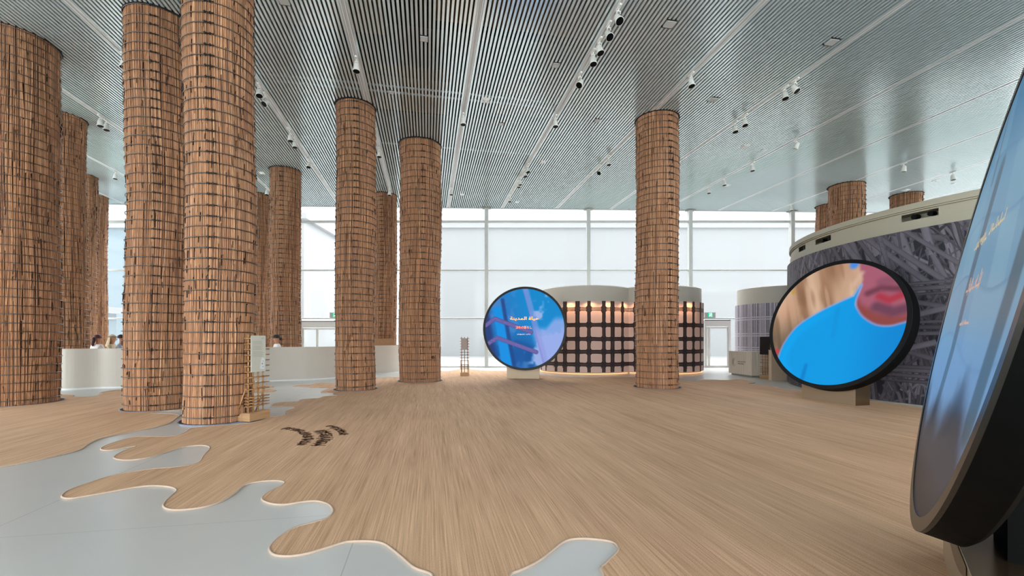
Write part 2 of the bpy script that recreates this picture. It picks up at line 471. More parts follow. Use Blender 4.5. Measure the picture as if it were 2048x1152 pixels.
for y in (2.5, 6.9, 11.1, 15.3, 19.4):
    b = MB(); b.obox((0, y, 8.95), (1, 0.188, 0), (-0.188, 1, 0), (0,0,1), 22, 0.14, 0.25)
    tag(b.build('roof_beam', M_PLENUM), 'dark roof beam above the ceiling slats', 'beam', 'roof beams above the slats')

# glass walls: bays with transoms and panes
TRANSOM = (2.37, 4.71, 7.07)
FR = 0.03
win_n = [0]; trim_n = [1]
def bay(a, c, door=None):
    """one glazed bay between two mullions, a and c are (x, y) of the mullion axes"""
    win_n[0] += 1
    ax = Vector((c[0]-a[0], c[1]-a[1], 0)); Lb = ax.length; ax.normalize(); nn = Vector((-ax.y, ax.x, 0))
    w = empty('window_%d' % win_n[0], (a[0], a[1], 0)); tag(w, 'tall glazed bay with white film and three transoms', None, None, 'structure')
    zs = (0.0,) + TRANSOM + (8.2,)
    top = 8.2
    m = MB()
    for z in TRANSOM:
        p = ax * (Lb/2) + Vector((0,0,z)); m.obox(p, ax, nn, (0,0,1), Lb/2 - 0.085, 0.05, 0.05 if z > 7 else 0.037)
    p = ax * (Lb/2) + Vector((0,0,0.03)); m.obox(p, ax, nn, (0,0,1), Lb/2 - 0.085, 0.05, 0.03)
    m.build('window_frame', M_FRAME, w)
    for k in range(4):
        z0, z1 = zs[k] + 0.05, zs[k+1] - 0.04
        u0, u1 = 0.085, Lb - 0.085
        segs = [(u0, u1)]
        if door and k == 0:
            segs = [s for s in ((u0, door[0]), (door[1], u1)) if s[1] - s[0] > 0.1]
        for (q0, q1) in segs:
            g = MB(); P = lambda u, z: tuple(ax*u + Vector((0,0,z)))
            g.add([P(q0,z0), P(q1,z0), P(q1,z1), P(q0,z1)], [(0,1,2,3)])
            g.build('window_pane', M_FILM if a[1] == WALL_Y and c[1] == WALL_Y else M_CLEAR, w)
def mullion(x, y, dark=True):
    trim_n[0] += 1
    m = MB(); m.box(-0.085, -0.13, 0, 0.085, 0.1, 8.3)
    o = m.build('trim_%d' % trim_n[0], M_FRAME); o.location = (x, y, 0); tag(o, 'pale grey steel mullion of the glass wall', None, None, 'structure')
    c = MB(); z = ceil_z(x) - 0.03
    c.box(-0.2, -0.2, z, 0.2, 0.1, z + 0.02); c.build('collar', M_SKIRT, o)

MX = [(1176.5 - CX) / FPX * WALL_Y + 4.935 * k for k in range(-6, 5)]
MX = [X_L] + [x for x in MX if X_L + 1 < x < X_R - 1] + [X_R]
DOOR_R = ((1407 - CX) / FPX * WALL_Y, (1459 - CX) / FPX * WALL_Y)
DOOR_L = ((604 - CX) / FPX * WALL_Y, (690 - CX) / FPX * WALL_Y)
for x in MX: mullion(x, WALL_Y)
for k in range(len(MX) - 1):
    a, c = MX[k], MX[k+1]; d = None
    for D in (DOOR_R, DOOR_L):
        if a < (D[0]+D[1])/2 < c: d = (max(D[0], a + 0.1) - a, min(D[1], c - 0.1) - a)
    bay((a, WALL_Y), (c, WALL_Y), d)
for X in (X_L, X_R):
    ys = [Y_S + (WALL_Y - Y_S) * k / 6 for k in range(7)]
    for k in range(6):
        bay((X, ys[k]), (X, ys[k+1]))
        if k: mullion(X, ys[k])
xs = [X_L + (X_R - X_L) * k / 10 for k in range(11)]
for k in range(10):
    bay((xs[k], Y_S), (xs[k+1], Y_S))
    if k: mullion(xs[k], Y_S)

# automatic doors in the glass wall
def sliding_door(n, x0, x1, posts, ztop):
    d = empty('door_%d' % n, (x0, WALL_Y - 0.06, 0)); tag(d, 'white framed automatic glass door in the glass wall', None, None, 'structure')
    W = x1 - x0; m = MB()
    m.box(0, -0.06, ztop - 0.3, W, 0.08, ztop)
    m.box(W - 0.11, -0.06, 0, W, 0.08, ztop - 0.3); m.box(0, -0.06, 0, 0.08, 0.08, ztop - 0.3)
    m.build('door_frame', M_FRAME_W, d)
    h = MB(); h.box(0.0, -0.08, ztop - 0.012, W - 0.02, -0.058, ztop + 0.03); h.build('door_rail', M_GROOVE, d)
    ps = [0.08] + [p - x0 for p in posts] + [W - 0.11]
    for k in range(len(ps) - 1):
        l = MB(); a, c = ps[k] + 0.004, ps[k+1] - 0.004; t = 0.05
        l.box(a, -0.03, 0.012, a+t, 0.0, ztop-0.31); l.box(c-t, -0.03, 0.012, c, 0.0, ztop-0.31)
        l.box(a+t, -0.03, 0.012, c-t, 0.0, 0.09); l.box(a+t, -0.03, ztop-0.39, c-t, 0.0, ztop-0.31)
        o = l.build('door_leaf', M_FRAME_W, d)
        g = MB(); g.add([(a+t,-0.015,0.09),(c-t,-0.015,0.09),(c-t,-0.015,ztop-0.39),(a+t,-0.015,ztop-0.39)], [(0,1,2,3)]); g.build('door_pane', M_FILM, o)
sliding_door(1, DOOR_R[0], DOOR_R[1], [(1416.5 - CX) / FPX * WALL_Y], 2.28)
sliding_door(2, DOOR_L[0], DOOR_L[1], [(636 - CX) / FPX * WALL_Y], 2.22)

# exit signs on the transom
def exit_sign(px, label):
    x = (px - CX) / FPX * (WALL_Y - 0.15)
    r = empty('exit_sign', (x, WALL_Y - 0.13, 2.407)); tag(r, label, 'exit sign')
    m = MB(); m.box(-0.26, -0.02, 0, 0.26, 0.1, 0.25); m.build('housing', M_EXITBODY, r, bevel=0.008)
    m = MB(); m.box(-0.13, -0.028, 0.02, 0.13, -0.021, 0.235); p = m.build('green_panel', M_EXITG, r)
    f = MB()   # the running figure and the doorway
    y0 = -0.030
    def bar(a, c, w):
        a = Vector((a[0], y0, a[1])); c = Vector((c[0], y0, c[1])); d = (c-a).normalized(); f.obox((a+c)/2, d, (0,1,0), d.cross(Vector((0,1,0))), (c-a).length/2, 0.001, w)
    bar((-0.045,0.04),(-0.045,0.215),0.006); bar((0.075,0.04),(0.075,0.215),0.006); bar((-0.045,0.215),(0.075,0.215),0.006)
    bar((0.0,0.11),(0.03,0.165),0.014); bar((0.03,0.165),(-0.02,0.15),0.007); bar((0.03,0.165),(0.065,0.14),0.007)
    bar((0.0,0.11),(-0.035,0.075),0.009); bar((0.0,0.11),(0.03,0.085),0.009); bar((0.03,0.085),(0.025,0.045),0.008); bar((-0.035,0.075),(-0.065,0.07),0.008)
    f.obox((0.045, y0, 0.188), (1,0,0), (0,1,0), (0,0,1), 0.013, 0.001, 0.013)
    f.build('running_figure', M_EXITW, p)
exit_sign(1420.5, 'green exit sign with running figure above the glass door beside the boxed counter')
exit_sign(670, 'green exit sign partly hidden behind a reed column over the left doorway')

# ------------------------------------------------------------------ outside
def outside(name, x0, y0, x1, y1, h, m, label, cat):
    r = empty(name, ((x0+x1)/2, y0, -0.32)); tag(r, label, cat)
    w = MB(); w.box(x0-(x0+x1)/2, 0, 0, x1-(x0+x1)/2, y1-y0, h); w.build('wall', m, r)
    q = MB(); q.box(x0-(x0+x1)/2-0.3, -0.3, h, x1-(x0+x1)/2+0.3, y1-y0+0.3, h+0.4); q.build('parapet', M_OUT, r)
    return r
outside('pavilion_building', -62, 40, -26, 52, 11.5, M_OUT2, 'blue grey pavilion seen through the glass between the left columns', 'building')
outside('pavilion_building', -19.5, 32, -14.8, 40, 10.2, M_OUT, 'white building behind the glass beside the slim far column', 'building')
outside('pavilion_building', -8.5, 44, 34, 56, 12.5, M_OUT3, 'long pale grey building standing beyond the whole north glass', 'building')
outside('kiosk', -29.5, 27, -25.5, 29, 3.3, M_OUT2, 'small blue grey kiosk outside by the seated visitors', 'kiosk')

# ------------------------------------------------------------------ lighting tracks, spotlights, ceiling plates
where = {-1:'track just left of the centre', -2:'track right of the tallest reed column', 0:'track over the middle aisle', 1:'track with the row of four lamps',
         2:'track meeting the lone right column', 3:'track right of the lone column', 4:'track with four pale lamps', 5:'track without lamps, right', 6:'track above the rotunda edge', 7:'outermost right track with a lamp', 8:'track vanishing behind the nearest screen',
         -3:'track behind the tallest column', -4:'track between the left column groups', -5:'far left track', -6:'track left of the far left one', -7:'second track past the far left one', -8:'outermost left track'}
for k in range(-8, 9):
    x0 = k0 + 2.62 * k
    ya, yb = Y_S, WALL_Y - 0.03
    if slat_line(x0, yb) < X_L: continue
    if slat_line(x0, ya) > X_R: ya = (X_R - x0) / SKEW
    if slat_line(x0, yb) < X_L + .1: yb = (X_L + .1 - x0) / SKEW
    if ya > yb: continue
    xa, xb = slat_line(x0, ya), slat_line(x0, yb); za, zb = ceil_z(xa), ceil_z(xb)
    root = empty('lighting_track', (0, 0, 0)); tag(root, 'white recessed ceiling rail: ' + where.get(k, 'one beyond the view'), 'track', 'lighting tracks in the ceiling')
    m = MB()
    for (o0, o1, h0) in ((-0.058, -0.022, 0.0), (-0.022, -0.008, 0.018), (-0.008, 0.008, 0.006), (0.008, 0.022, 0.018), (0.022, 0.058, 0.0)):
        m.add([(xa+o0,ya,za+h0),(xa+o1,ya,za+h0),(xb+o1,yb,zb+h0),(xb+o0,yb,zb+h0),(xa+o0,ya,za+.06),(xa+o1,ya,za+.06),(xb+o1,yb,zb+.06),(xb+o0,yb,zb+.06)],
              [(0,3,2,1),(4,5,6,7),(0,1,5,4),(1,2,6,5),(2,3,7,6),(3,0,4,7)])
    m.build('rail', M_TRACK, root)

def make_spot():
    """track head: adapter, arm, tapered body; origin at the track, hanging down"""
    r = bpy.data.objects.new('spotlight', None); COL.objects.link(r)
    m = MB(); m.box(-0.02, -0.09, -0.035, 0.02, 0.09, 0.0); m.build('adapter', M_LAMP, r)
    m = MB(); m.tube([(0,0,-0.03),(0,0,-0.075)], 0.011, 8)
    m.tube([(-0.03,0,-0.075),(0.03,0,-0.075)], 0.009, 8); m.tube([(0.03,0,-0.07),(0.035,0,-0.12)], 0.008, 6); m.tube([(-0.03,0,-0.07),(-0.035,0,-0.12)], 0.008, 6)
    m.build('arm', M_LAMP, r)
    m = MB(); m.lathe([(0.0,0.12),(0.03,0.118),(0.048,0.104),(0.056,0.06),(0.062,0.01),(0.070,-0.03),(0.076,-0.055),(0.068,-0.058)], 20)
    body = m.build('body', M_LAMP, r, smooth=True); body.location = (0,0,-0.22)
    m = MB(); m.disc(0.068, -0.057, 20, up=False); m.build('lens', M_LENS, body)
    m = MB(); m.tube([(-0.05,0,0.03),(0.05,0,0.03)], 0.008, 6); m.build('pivot', M_CLASP, body)
    return r
proto = make_spot()
LAMPS = [(-1,712,140,0,0),(-1,758,312,0,0),(-1,778,389,0,0),
 (-2,520,190,.2,.2),(-2,533,208,-.5,.5),(-2,580,280,.1,0),(-2,590,293,.1,0),(-2,617,333,0,.2),
 (0,923,247,0,0),(0,900,388,0,0),
 (1,1232,42,.15,.5),(1,1216,74,.15,.5),(1,1193,104,.2,.15),(1,1181,126,0,.1),(1,1157,170,-.6,.3),(1,1106,251,0,0),(1,1052,343,.2,.2),(1,1047,352,.2,.2),(1,1036,368,.1,0),(1,1033,373,0,0),(1,1015,402,0,0),
 (2,1378,170,.05,.1),(2,1212,328,0,0),(2,1195,346,-.7,.4),
 (3,1585,181,.3,.4),(3,1562,195,0,.1),(3,1487,249,0,.15),(3,1469,262,0,.15),
 (4,1580,295,-.2,-.6),(4,1500,340,0,0),(4,1444,369,0,0),(4,1406,385,0,0),
 (6,1790,341,0,-.3),(6,1564,420,0,0),(7,1885,358,0,0),
 (-3,535,388,0,0),(-3,242,132,0,0),(-4,200,250,.1,0),(-4,213,258,.1,0),(-5,237,356,0,0)]
LL = {}
for a in LAMPS: LL.setdefault(a[0], []).append(a)
first = True
ordn = ('first', 'second', 'third', 'fourth', 'fifth', 'sixth', 'seventh', 'eighth', 'ninth', 'tenth', 'eleventh')
for k, L_ in LL.items():
    for idx, (kk, px, py, tx, ty) in enumerate(sorted(L_, key=lambda q: q[2])):
        y = FPX * 6.04 / (HY - py)
        for _ in range(6):
            x = slat_line(k0 + 2.62*k, y); y = FPX * (ceil_z(x) - EYE - 0.27) / (HY - py)
        x = slat_line(k0 + 2.62*k, y)
        o = proto if first else copy_tree(proto); first = False
        o.location = (x, y, ceil_z(x) + 0.002); o.rotation_euler = (0, 0, 0.185); o.scale = (1.12, 1.12, 1.12)
        body = [c for c in o.children if c.name.startswith('body')] or [c for c in kids.get('spotlight', [])]
        for c in body:
            if c.name.startswith('body'): c.rotation_euler = (-(ty + 0.12) * 0.9, -tx * 0.9, 0)
        if len(L_) == 1: t_ = 'only white spotlight on the ' + where[k]
        else: t_ = '%s white spotlight from the near end, %s' % (ordn[idx], where[k])
        tag(o, t_, 'spotlight', 'spotlights on the ceiling tracks')

PL = [(568,2,.19,0),(848,77,.17,0),(1112,130,.17,0),(782,184,.15,0),(972,201,.2,1),(1003,248,.15,0),(1339,48,.2,0),(1664,84,.2,0),(1195,241,.17,0),(1427,199,.2,0),
      (1086,324,.17,1),(1034,404,.17,1),(924,389,.17,1),(1490,293,.22,1),(1527,300,.14,1),(1454,371,.2,1),(577,256,.13,1),(524,346,.2,1),(1872,361,.2,1),(1908,367,.14,1),(1812,380,.2,1)]
near = ['beside the tallest reed column top', 'right of the first near spotlight', 'left of the row of four spotlights', 'above the round column in the middle', 'with a small dome in the middle of the ceiling',
        'just beyond the domed white plate', 'between the row of four lamps and the top edge', 'at the upper right of the ceiling', 'left of the lone right column top', 'right of the lone right column top',
        'past the middle of the four-lamp track', 'near the glass wall by the four-lamp track', 'near the glass wall above the middle column', 'diamond shaped under the right lamp pair', 'small one right of the diamond plate', 'beside the last pale lamp far right',
        'small one between two left tracks', 'behind the slim far column', 'beside the outermost right lamp', 'small one over the rotunda rim', 'above the right short column']
for (px, py, sz, kind), t_ in zip(PL, near):
    y = FPX * 6.3 / (HY - py)
    for _ in range(6):
        x = (px - CX) / FPX * y; y = FPX * (ceil_z(x) - EYE) / (HY - py)
    r = empty('ceiling_plate', (x, y, ceil_z(x)), 0.185)
    tag(r, ('white' if kind else 'grey') + ' square ceiling plate ' + t_, 'ceiling plate', 'square plates in the slatted ceiling')
    m = MB(); m.box(-sz*.46, -sz*.46, -0.016, sz*.46, sz*.46, 0.03); m.build('plate', M_PLATE_W if kind else M_PLATE, r)
    for sg in (-1, 1):
        m = MB(); m.box(-sz*.56, min(sg*sz*.62, sg*sz*.46), -0.004, sz*.56, max(sg*sz*.62, sg*sz*.46), 0.03); m.build('slot', M_PLATE_W if kind else M_DARK, r)
    if kind and sz >= .2:
        m = MB(); m.lathe([(0.0,-0.05),(0.025,-0.042),(0.04,-0.016)], 14); m.build('dome', M_LAMP, r, smooth=True)

# ------------------------------------------------------------------ reed columns
PAL = [(168,128,92),(182,142,104),(152,112,78),(190,152,114),(140,102,72),(172,126,86),(160,118,84),(200,164,124),(128,92,66),(176,134,98),(146,110,84),(186,140,96)]
PALL = [tuple((v*.5 + w*.5)*k for v, w, k in zip(s2l(c), s2l((166, 122, 92)), (1.28, 1.26, 1.32))) for c in PAL]
DK = s2l((58, 38, 26))
def solve_col(left, right, yb, r=None):
    """axis (x, y) and radius of a column from its left and right edge and the lowest point of its foot"""
    yn = FPX * EYE / (yb - HY); c = (left + right) / 2; hw = (right - left) / 2
    R = r or 0.55
    for _ in range(60):
        Y = yn + R; D = Y*Y - R*R; X = (c - CX) / FPX * D / Y
        if r is None: R = hw / FPX * D / sqrt(X*X + D)
    return X, Y, R
def column(X, Y, R, label, seam=None, seed=0, spacing=0.178, lean=0.03, hoop_z0=0.12, tagdisc=None, zbase=0.0):
    rg = random.Random(seed); H = ceil_z(X) + 0.05
    t = empty('reed_column', (X, Y, zbase)); tag(t, label, 'column', 'columns wrapped in palm stalks')
    ph = [rg.uniform(0, 6.28) for _ in range(6)]
    def ctr(z): return (0.018*sin(z*0.9+ph[0]), 0.018*sin(z*0.75+ph[1]))
    def rad(z): return R * (1 + 0.012*sin(z*1.6+ph[2]) + 0.006*sin(z*4.1+ph[3])) - 0.022
    m = MB(); m.lathe([(R-0.075, 0), (R-0.075, H)], 40)
    m.build('core', M_CORE, t, smooth=True)
    # stalks
    b = MB()
    n = int(2*pi*R/0.026)
    def lean_field(a, z): return 0.45*lean * (sin(2*a + 0.8*z + ph[4]) * sin(0.9*z + ph[5]) + 0.5*sin(5*a - 1.3*z + ph[1]))
    def piece(a, z0, z1, w, rr, sl, col):
        k = max(2, int((z1-z0)/0.45) + 1); vs = []; cs = []; sh = rg.uniform(0.6, 1.0)
        for i in range(k+1):
            z = z0 + (z1-z0)*i/k; aa = a + sl*(z-z0) + lean_field(a, z); cxz, cyz = ctr(z); r0 = rad(z) + rr
            for (u, dr, cm) in ((-0.5, -0.006, 0.5), (-0.24, 0.005, 1.0), (0.2, 0.006, 1.0), (0.5, -0.006, 0.55)):
                an = aa + u*w/R; q = r0 + dr
                vs.append((cxz + q*cos(an), cyz + q*sin(an), z)); cs.append(tuple(v*cm for v in col))
        fs = []
        for i in range(k):
            for j in range(3): fs.append((i*4+j, i*4+j+1, (i+1)*4+j+1, (i+1)*4+j))
        b.add(vs, fs, cs)
    for i in range(n):
        z = -rg.uniform(0, 1.5)
        while z < H:
            L = rg.uniform(0.9, 2.6); z1 = min(z + L, H); z0 = max(z, 0.0)
            if z1 - z0 > 0.05:
                c = rg.choice(PALL); g = rg.uniform(0.68, 1.14)
                piece(2*pi*(i + rg.uniform(-.2, .2))/n, z0, z1, rg.uniform(0.024, 0.034), rg.uniform(-0.006, 0.006), rg.uniform(-.012, .012), tuple(v*g for v in c))
            z += L - 0.02
    for i in range(int(n*1.3)):
        L = rg.uniform(0.5, 1.8); z0 = rg.uniform(0.0, H-0.3); z1 = min(z0+L, H)
        g = rg.uniform(0.7, 1.2); c = rg.choice(PALL)
        piece(rg.uniform(0, 2*pi), z0, z1, rg.uniform(0.014, 0.03), 0.012, rg.uniform(-.07, .07), tuple(v*g for v in c))
    for i in range(int(n*2.2)):      # dark frayed ends and curls
        L = rg.uniform(0.04, 0.22); z0 = rg.uniform(0.05, H-0.3); a = rg.uniform(0, 2*pi)
        g = rg.uniform(0.5, 1.3)
        piece(a, z0, z0+L, rg.uniform(0.005, 0.011), 0.017, rg.uniform(-.2, .2), tuple(v*g for v in DK))
        if rg.random() < .4: piece(a + 0.02, z0+L*0.9, z0+L*0.9+0.025, 0.008, 0.018, rg.uniform(-1.2, 1.2), DK)
    st = b.build('palm_stalks', M_STALK, t); tag(st, kind='stuff')
    # hoops with a tension clasp each
    hm = MB(); rt = 0.0075
    pts = [(R*cos(2*pi*i/56), R*sin(2*pi*i/56), 0) for i in range(56)]
    hm.tube(pts, rt, 5, closed=True)
    hoop0 = None; clasp0 = None
    nh = int((H - hoop_z0 - 0.02) / spacing) + 1
    va = atan2(-Y, -X)                                  # towards the viewer's side of the hall
    for i in range(nh):
        z = hoop_z0 + i*spacing
        c = ctr(z); s = (rad(z) + 0.018 + 0.012) / R
        if hoop0 is None:
            h = hm.build('hoop', M_STEEL, t, smooth=True); hoop0 = h
        else:
            h = hoop0.copy(); COL.objects.link(h); h.parent = t
        h.location = (c[0], c[1], z + rg.uniform(-.006, .006)); h.scale = (s, s, 1)
        h.rotation_euler = (rg.uniform(-.006, .006), rg.uniform(-.006, .006), 0)
        if seam is not None:
            an = va + seam
            if clasp0 is None:
                q = MB()
                ta = Vector((-sin(an), cos(an), 0)); ra = Vector((cos(an), sin(an), 0)); cc = ra*(R + 0.01)
                q.obox(cc - ta*0.045, ta, ra, (0,0,1), 0.011, 0.012, 0.015); q.obox(cc + ta*0.025, ta, ra, (0,0,1), 0.010, 0.011, 0.014)
                q.tube([cc - ta*0.07 + ra*0.004, cc + ta*0.08 + ra*0.004], 0.0065, 6)
                cl = q.build('tension_clasp', M_CLASP, h); clasp0 = cl
            else:
                cl = clasp0.copy(); COL.objects.link(cl); cl.parent = h
    # dark recess rings at foot and head
    m = MB(); m.lathe([(R-0.03, 0.015), (R+0.055, 0.015)], 48); m.build('foot_recess', M_DARK, t)
    m = MB(); m.lathe([(R+0.055, 0.0), (R+0.055, 0.018), (R+0.075, 0.018), (R+0.075, 0.0)], 48); m.build('foot_ring', M_RIMBLUE, t)
    m = MB(); z = ceil_z(X) - 0.02
    m.lathe([(R+0.03, z+0.012), (R+0.034, z+0.04)], 48); m.lathe([(R-0.03, z+0.012), (R+0.03, z+0.012)], 48); m.build('head_ring', M_DARK, t)
    if tagdisc:
        a_, z_ = tagdisc; an = va + a_; q = MB(); ra = Vector((cos(an), sin(an), 0))
        Mx = Matrix.Translation(ra*(R+0.012) + Vector((0,0,z_))) @ ra.to_track_quat('Z', 'Y').to_matrix().to_4x4()
        q.lathe([(0.052,-0.015),(0.052,0.006),(0.044,0.012)], 18, M=Mx); q.disc(0.044, 0.012, 18, M=Mx); q.build('round_button', M_KNOT, t)
    return t

X, Y, R = solve_col(-66, 116, 816, 0.70); 
column(X+0.02, Y, R, 'wide reed column cut off at the left edge of the hall view, nearest the grey floor', None, 1, 0.178, 0.02)
column(-13.2, 13.2, 0.55, 'reed column rising behind the low curved wall next to the leftmost wide column', None, 2)
column((158.5-CX)/FPX*18.0, 18.0, 0.55, 'slim far reed column above the visitor with tied hair', None, 3)
column((187.5-CX)/FPX*20.7, 20.7, 0.5, 'farthest left reed column, right against the glass wall', None, 4)
X, Y, R = solve_col(246.5, 394, 824)
column(X, Y, R, 'tall reed column half hidden behind the nearest one, with a small round button', -0.17, 5, 0.178, 0.04, tagdisc=(-1.28, 0.86))
X, Y, R = solve_col(365.5, 511, 851)
column(X, Y, R, 'nearest and tallest reed column, with the bamboo sign stand at its foot', -0.27, 6, 0.172, 0.025)
column((520-CX)/FPX*20.3, 20.3, 0.5, 'far reed column just right of the nearest one, against the glass', None, 7)
X = (571-CX)/FPX*17.25
column(X, 17.25, 0.55, 'reed column behind the low wall above the visitor in a dark cap', -0.25, 8)
X, Y, R = solve_col(670.5, 751, 783)
column(X, Y, R, 'middle reed column standing at the edge of the jute carpet', 0.0, 9, 0.176, 0.045)
column((770-CX)/FPX*20.1, 20.1, 0.52, 'far reed column seen between the two middle columns', -0.28, 10)
X, Y, R = solve_col(798.5, 882, 766)
column(X, Y, R, 'reed column on the carpet left of the small slatted sign stand', 0.12, 11, 0.2, 0.02, tagdisc=(0.62, 0.8))
X, Y, R = solve_col(1271, 1358, 779)
column(X, Y, R, 'lone reed column in front of the grid-printed pod', 0.62, 12, 0.177, 0.015)
column(13.55, 18.25, 0.62, 'reed column rising above the dark rotunda rim, the taller of a pair', 1.25, 13)
column((1656-CX)/FPX*20.95, 20.95, 0.5, 'reed column half hidden behind its taller neighbour over the rotunda', None, 14)
column(16.9, 19.3, 0.56, 'short visible reed column alone above the right of the rotunda rim', 1.3, 15)

# ------------------------------------------------------------------ carpets
def carpet(name, pts, mat, label, group=None, rope=True, n=4, th=0.012):
    P = catmull([Vector((p[0], p[1], 0)) for p in pts], n)
    me = bpy.data.meshes.new(name); bm = bmesh.new()
    top = [bm.verts.new((p.x, p.y, th)) for p in P]; bot = [bm.verts.new((p.x, p.y, 0.001)) for p in P]
    es = [bm.edges.new((top[i-1], top[i])) for i in range(len(P))]
    bmesh.ops.triangle_fill(bm, edges=es, use_beauty=True, use_dissolve=False, normal=(0, 0, 1))
    for f in bm.faces:
        f.normal_update()
        if f.normal.z < 0: f.normal_flip()
    for i in range(len(P)): bm.faces.new((bot[i-1], bot[i], top[i], top[i-1]))
    bm.normal_update()
    bm.to_mesh(me); bm.free(); me.materials.append(mat)
    o = bpy.data.objects.new(name, me); COL.objects.link(o); tag(o, label, 'carpet', group)
    if rope:
        b = MB(); b.tube([(p.x, p.y, 0.008) for p in P], 0.0095, 6, closed=True); b.build('piping', M_ROPE, o, smooth=True)
    return o
A = [(1205.8,1152),(1212.6,1129),(1233,1108.6),(1236,1096.6),(1223,1086),(1192,1081),(1158,1079.5),(1130.6,1084.7),(1103,1105),(1076,1125.7),(1041.8,1142.8),(1021,1152)]
B = [(864,1152),(830,1139),(806,1119),(785.4,1101.8),(765,1088.8),(737.6,1084.7),(700,1085.5),(685.6,1088),(650.5,1098.9),(615,1109.4),(580,1114.7),(552,1113),(539.7,1104),(543,1091.8),(562.6,1074),(590.7,1058),(625.9,1048),(654,1039),(666.3,1025),(657.5,1011),(633,1004),(604.8,1005.7),(569.6,1011),(541.5,1009),(524,1000.4),(534.5,988),(559,975.8),(569.6,967),(552,962.8),(517,965.3),(488.7,972.3),(467.7,989.9),(436,1007.5),(397.3,1018),(351.6,1022),(330.5,1018),(327.7,1009.2),(341,995),(353.4,982.8),(341,975.8),(309.4,973.3),(274.3,975.8),(225,984.6),(175.8,993.4),(140.6,998.7),(123.8,995),(137,982.8),(175.8,968.8),(225,953),(298.9,940.6),(358.6,935.4),(397.3,926.6),(406,914.3),(420,896.7),(404,892),(369,895),(334,905.5),(298.9,916),(263.7,921.3),(239,920.6),(227.8,916),(242.6,905.5),(272.5,894),(246,897.7),(218,902),(202,900),(211,893),(246,881),(281,874.5),(334,874.5),(365.7,868.6),(383,858),(415,854),(457,851),(499,847.5),(524,842),(539.8,835.5),(562,832.5),(576,827.9),(571.4,825.5),(573.8,822.6),(589.6,815.5),(573.8,813.4),(545.6,813.8),(542.7,812.6),(552.7,807.3),(573.8,805),(594.8,804.4),(601.9,800.3),(620.6,798.2),(638.2,797),(648.8,793.3),(674.5,792),(666,790.3),(666,786.8),(642.9,785.7),(644,783.3),(651,780.4),(657,776.9),(667.5,775),(655.8,775.7),(623,776),(620.6,774.5),(587.8,773.4),(597,771.3),(623,770.4),(632,767.3),(653.4,766.6),(669.8,767.5),(710,760),(753,756.7),(799,754.6),(830,750),(860,746),(882,743.6),(896.5,743.3),(912,740.2),(918.3,738.8),(937,738.8),(953.8,741.3),(979.8,742.8),(1012,742.8),(1050,746),(1085.5,751.4),(1114.7,755),(1169,756.5),(1224,755.5),(1271,755),(1320,758),(1358.8,761),(1397.8,763.3),(1401,761),(1418,760),(1455.6,761),(1469.7,759),(1490,760),(1497.8,763.3),(1510.3,765.6),(1496,768),(1519.7,771),(1547.8,773.4),(1565,778.4),(1602,782),(1660,790),(1744,803.5),(1812,811.5)]
Cc = [(8.0,8.5),(7.4,7.2),(6.3,5.8),(5.0,4.5),(4.1,3.7),(3.78,3.45),(3.62,3.1),(3.7,2.5),(3.5,1.7),(2.8,1.0),(1.8,0.9),(1.0,1.4),(0.62,2.1)]
D = [(-.02,2.52),(-.15,2.4),(-.3,2.4),(-.44,2.52)]
pts = [fl(*p) for p in A] + D + [fl(*p) for p in B] + Cc
carpet('jute_carpet', pts, M_CARPET, 'large woven jute carpet with wavy cream-piped edge covering the middle of the hall')
A = [(0,935.4),(59.8,924.8),(123,910.8),(161.7,900),(175.8,889.7),(204,877.4),(263.7,865),(309.4,856),(337.6,847.5),(351.6,838),(358,832),(340,829),(302,827.5),(330,823),(363,821),(385,812),(350,799),(300,786),(246,780.6),(215,783),(199,786.9),(205.6,788.4),(183.8,794),(144.7,794),(147.8,790.8),(118,790),(60,792),(-50,800),(-250,830),(-400,900),(-250,955),(-100,949)]
carpet('jute_carpet', [fl(*p) for p in A], M_CARPET2, 'jute carpet on the left around the wide column, apart from the large one')
carpet('jute_carpet', [fl(*p) for p in [(552,782),(548,779.8),(525,778.6),(500,779),(470,781),(470,785),(505,786.4),(535,784.8)]], M_CARPET2, 'small jute carpet tongue behind the bamboo sign stand, the nearer of two', rope=False)
carpet('jute_carpet', [fl(*p) for p in [(548,774),(535,771),(505,770.5),(470,771),(470,775.5),(505,776),(530,775.6)]], M_CARPET2, 'small jute carpet tongue by the low wall, farther of the two behind the sign', rope=False)

# stitched lettering on the carpet: three concentric arcs (long, middle, short)
def arc_text(R0, h, a0, a1, n, label, seed, dens):
    rg = random.Random(seed); t = empty('stitched_lettering', (-4.02, 5.8, 0.0125)); tag(t, label, 'lettering', 'brown lettering stitched into the carpet')
    cw = (a0 - a1) / n
    for i in range(n):
        ac = a0 - cw*(i+.5); b = MB(); hw = cw*R0*0.42
        def bar(u0, v0, u1, v1, w=0.012):
            p = []
            for (u, v) in ((u0, v0), (u1, v1)):
                a = ac - u*hw/R0; r = R0 + (v - .5)*h; p.append(Vector((r*cos(a), r*sin(a), 0.001)))
            d = (p[1]-p[0]); 
            if d.length < 1e-5: return
            b.obox((p[0]+p[1])/2, d, (0,0,1), d.cross(Vector((0,0,1))), d.length/2 + w/2, 0.0015, w)
        for _ in range(dens):
            k = rg.random()
            if k < .4: u = rg.uniform(-.9,.9); bar(u, rg.uniform(0,.25), u + rg.uniform(-.2,.2), rg.uniform(.7,1))
            elif k < .8: v = rg.uniform(.1,.9); bar(-.9, v, .9, v + rg.uniform(-.15,.15))
            else: u = rg.uniform(-.6,.6); v = rg.uniform(.2,.8); bar(u, v, u+.5, v-.3)
        b.build('letter', M_LETTER, t)
arc_text(1.27, 0.15, radians(67), radians(2), 16, 'longest and innermost arc of brown lettering on the carpet, nearest the sign stand', 1, 5)
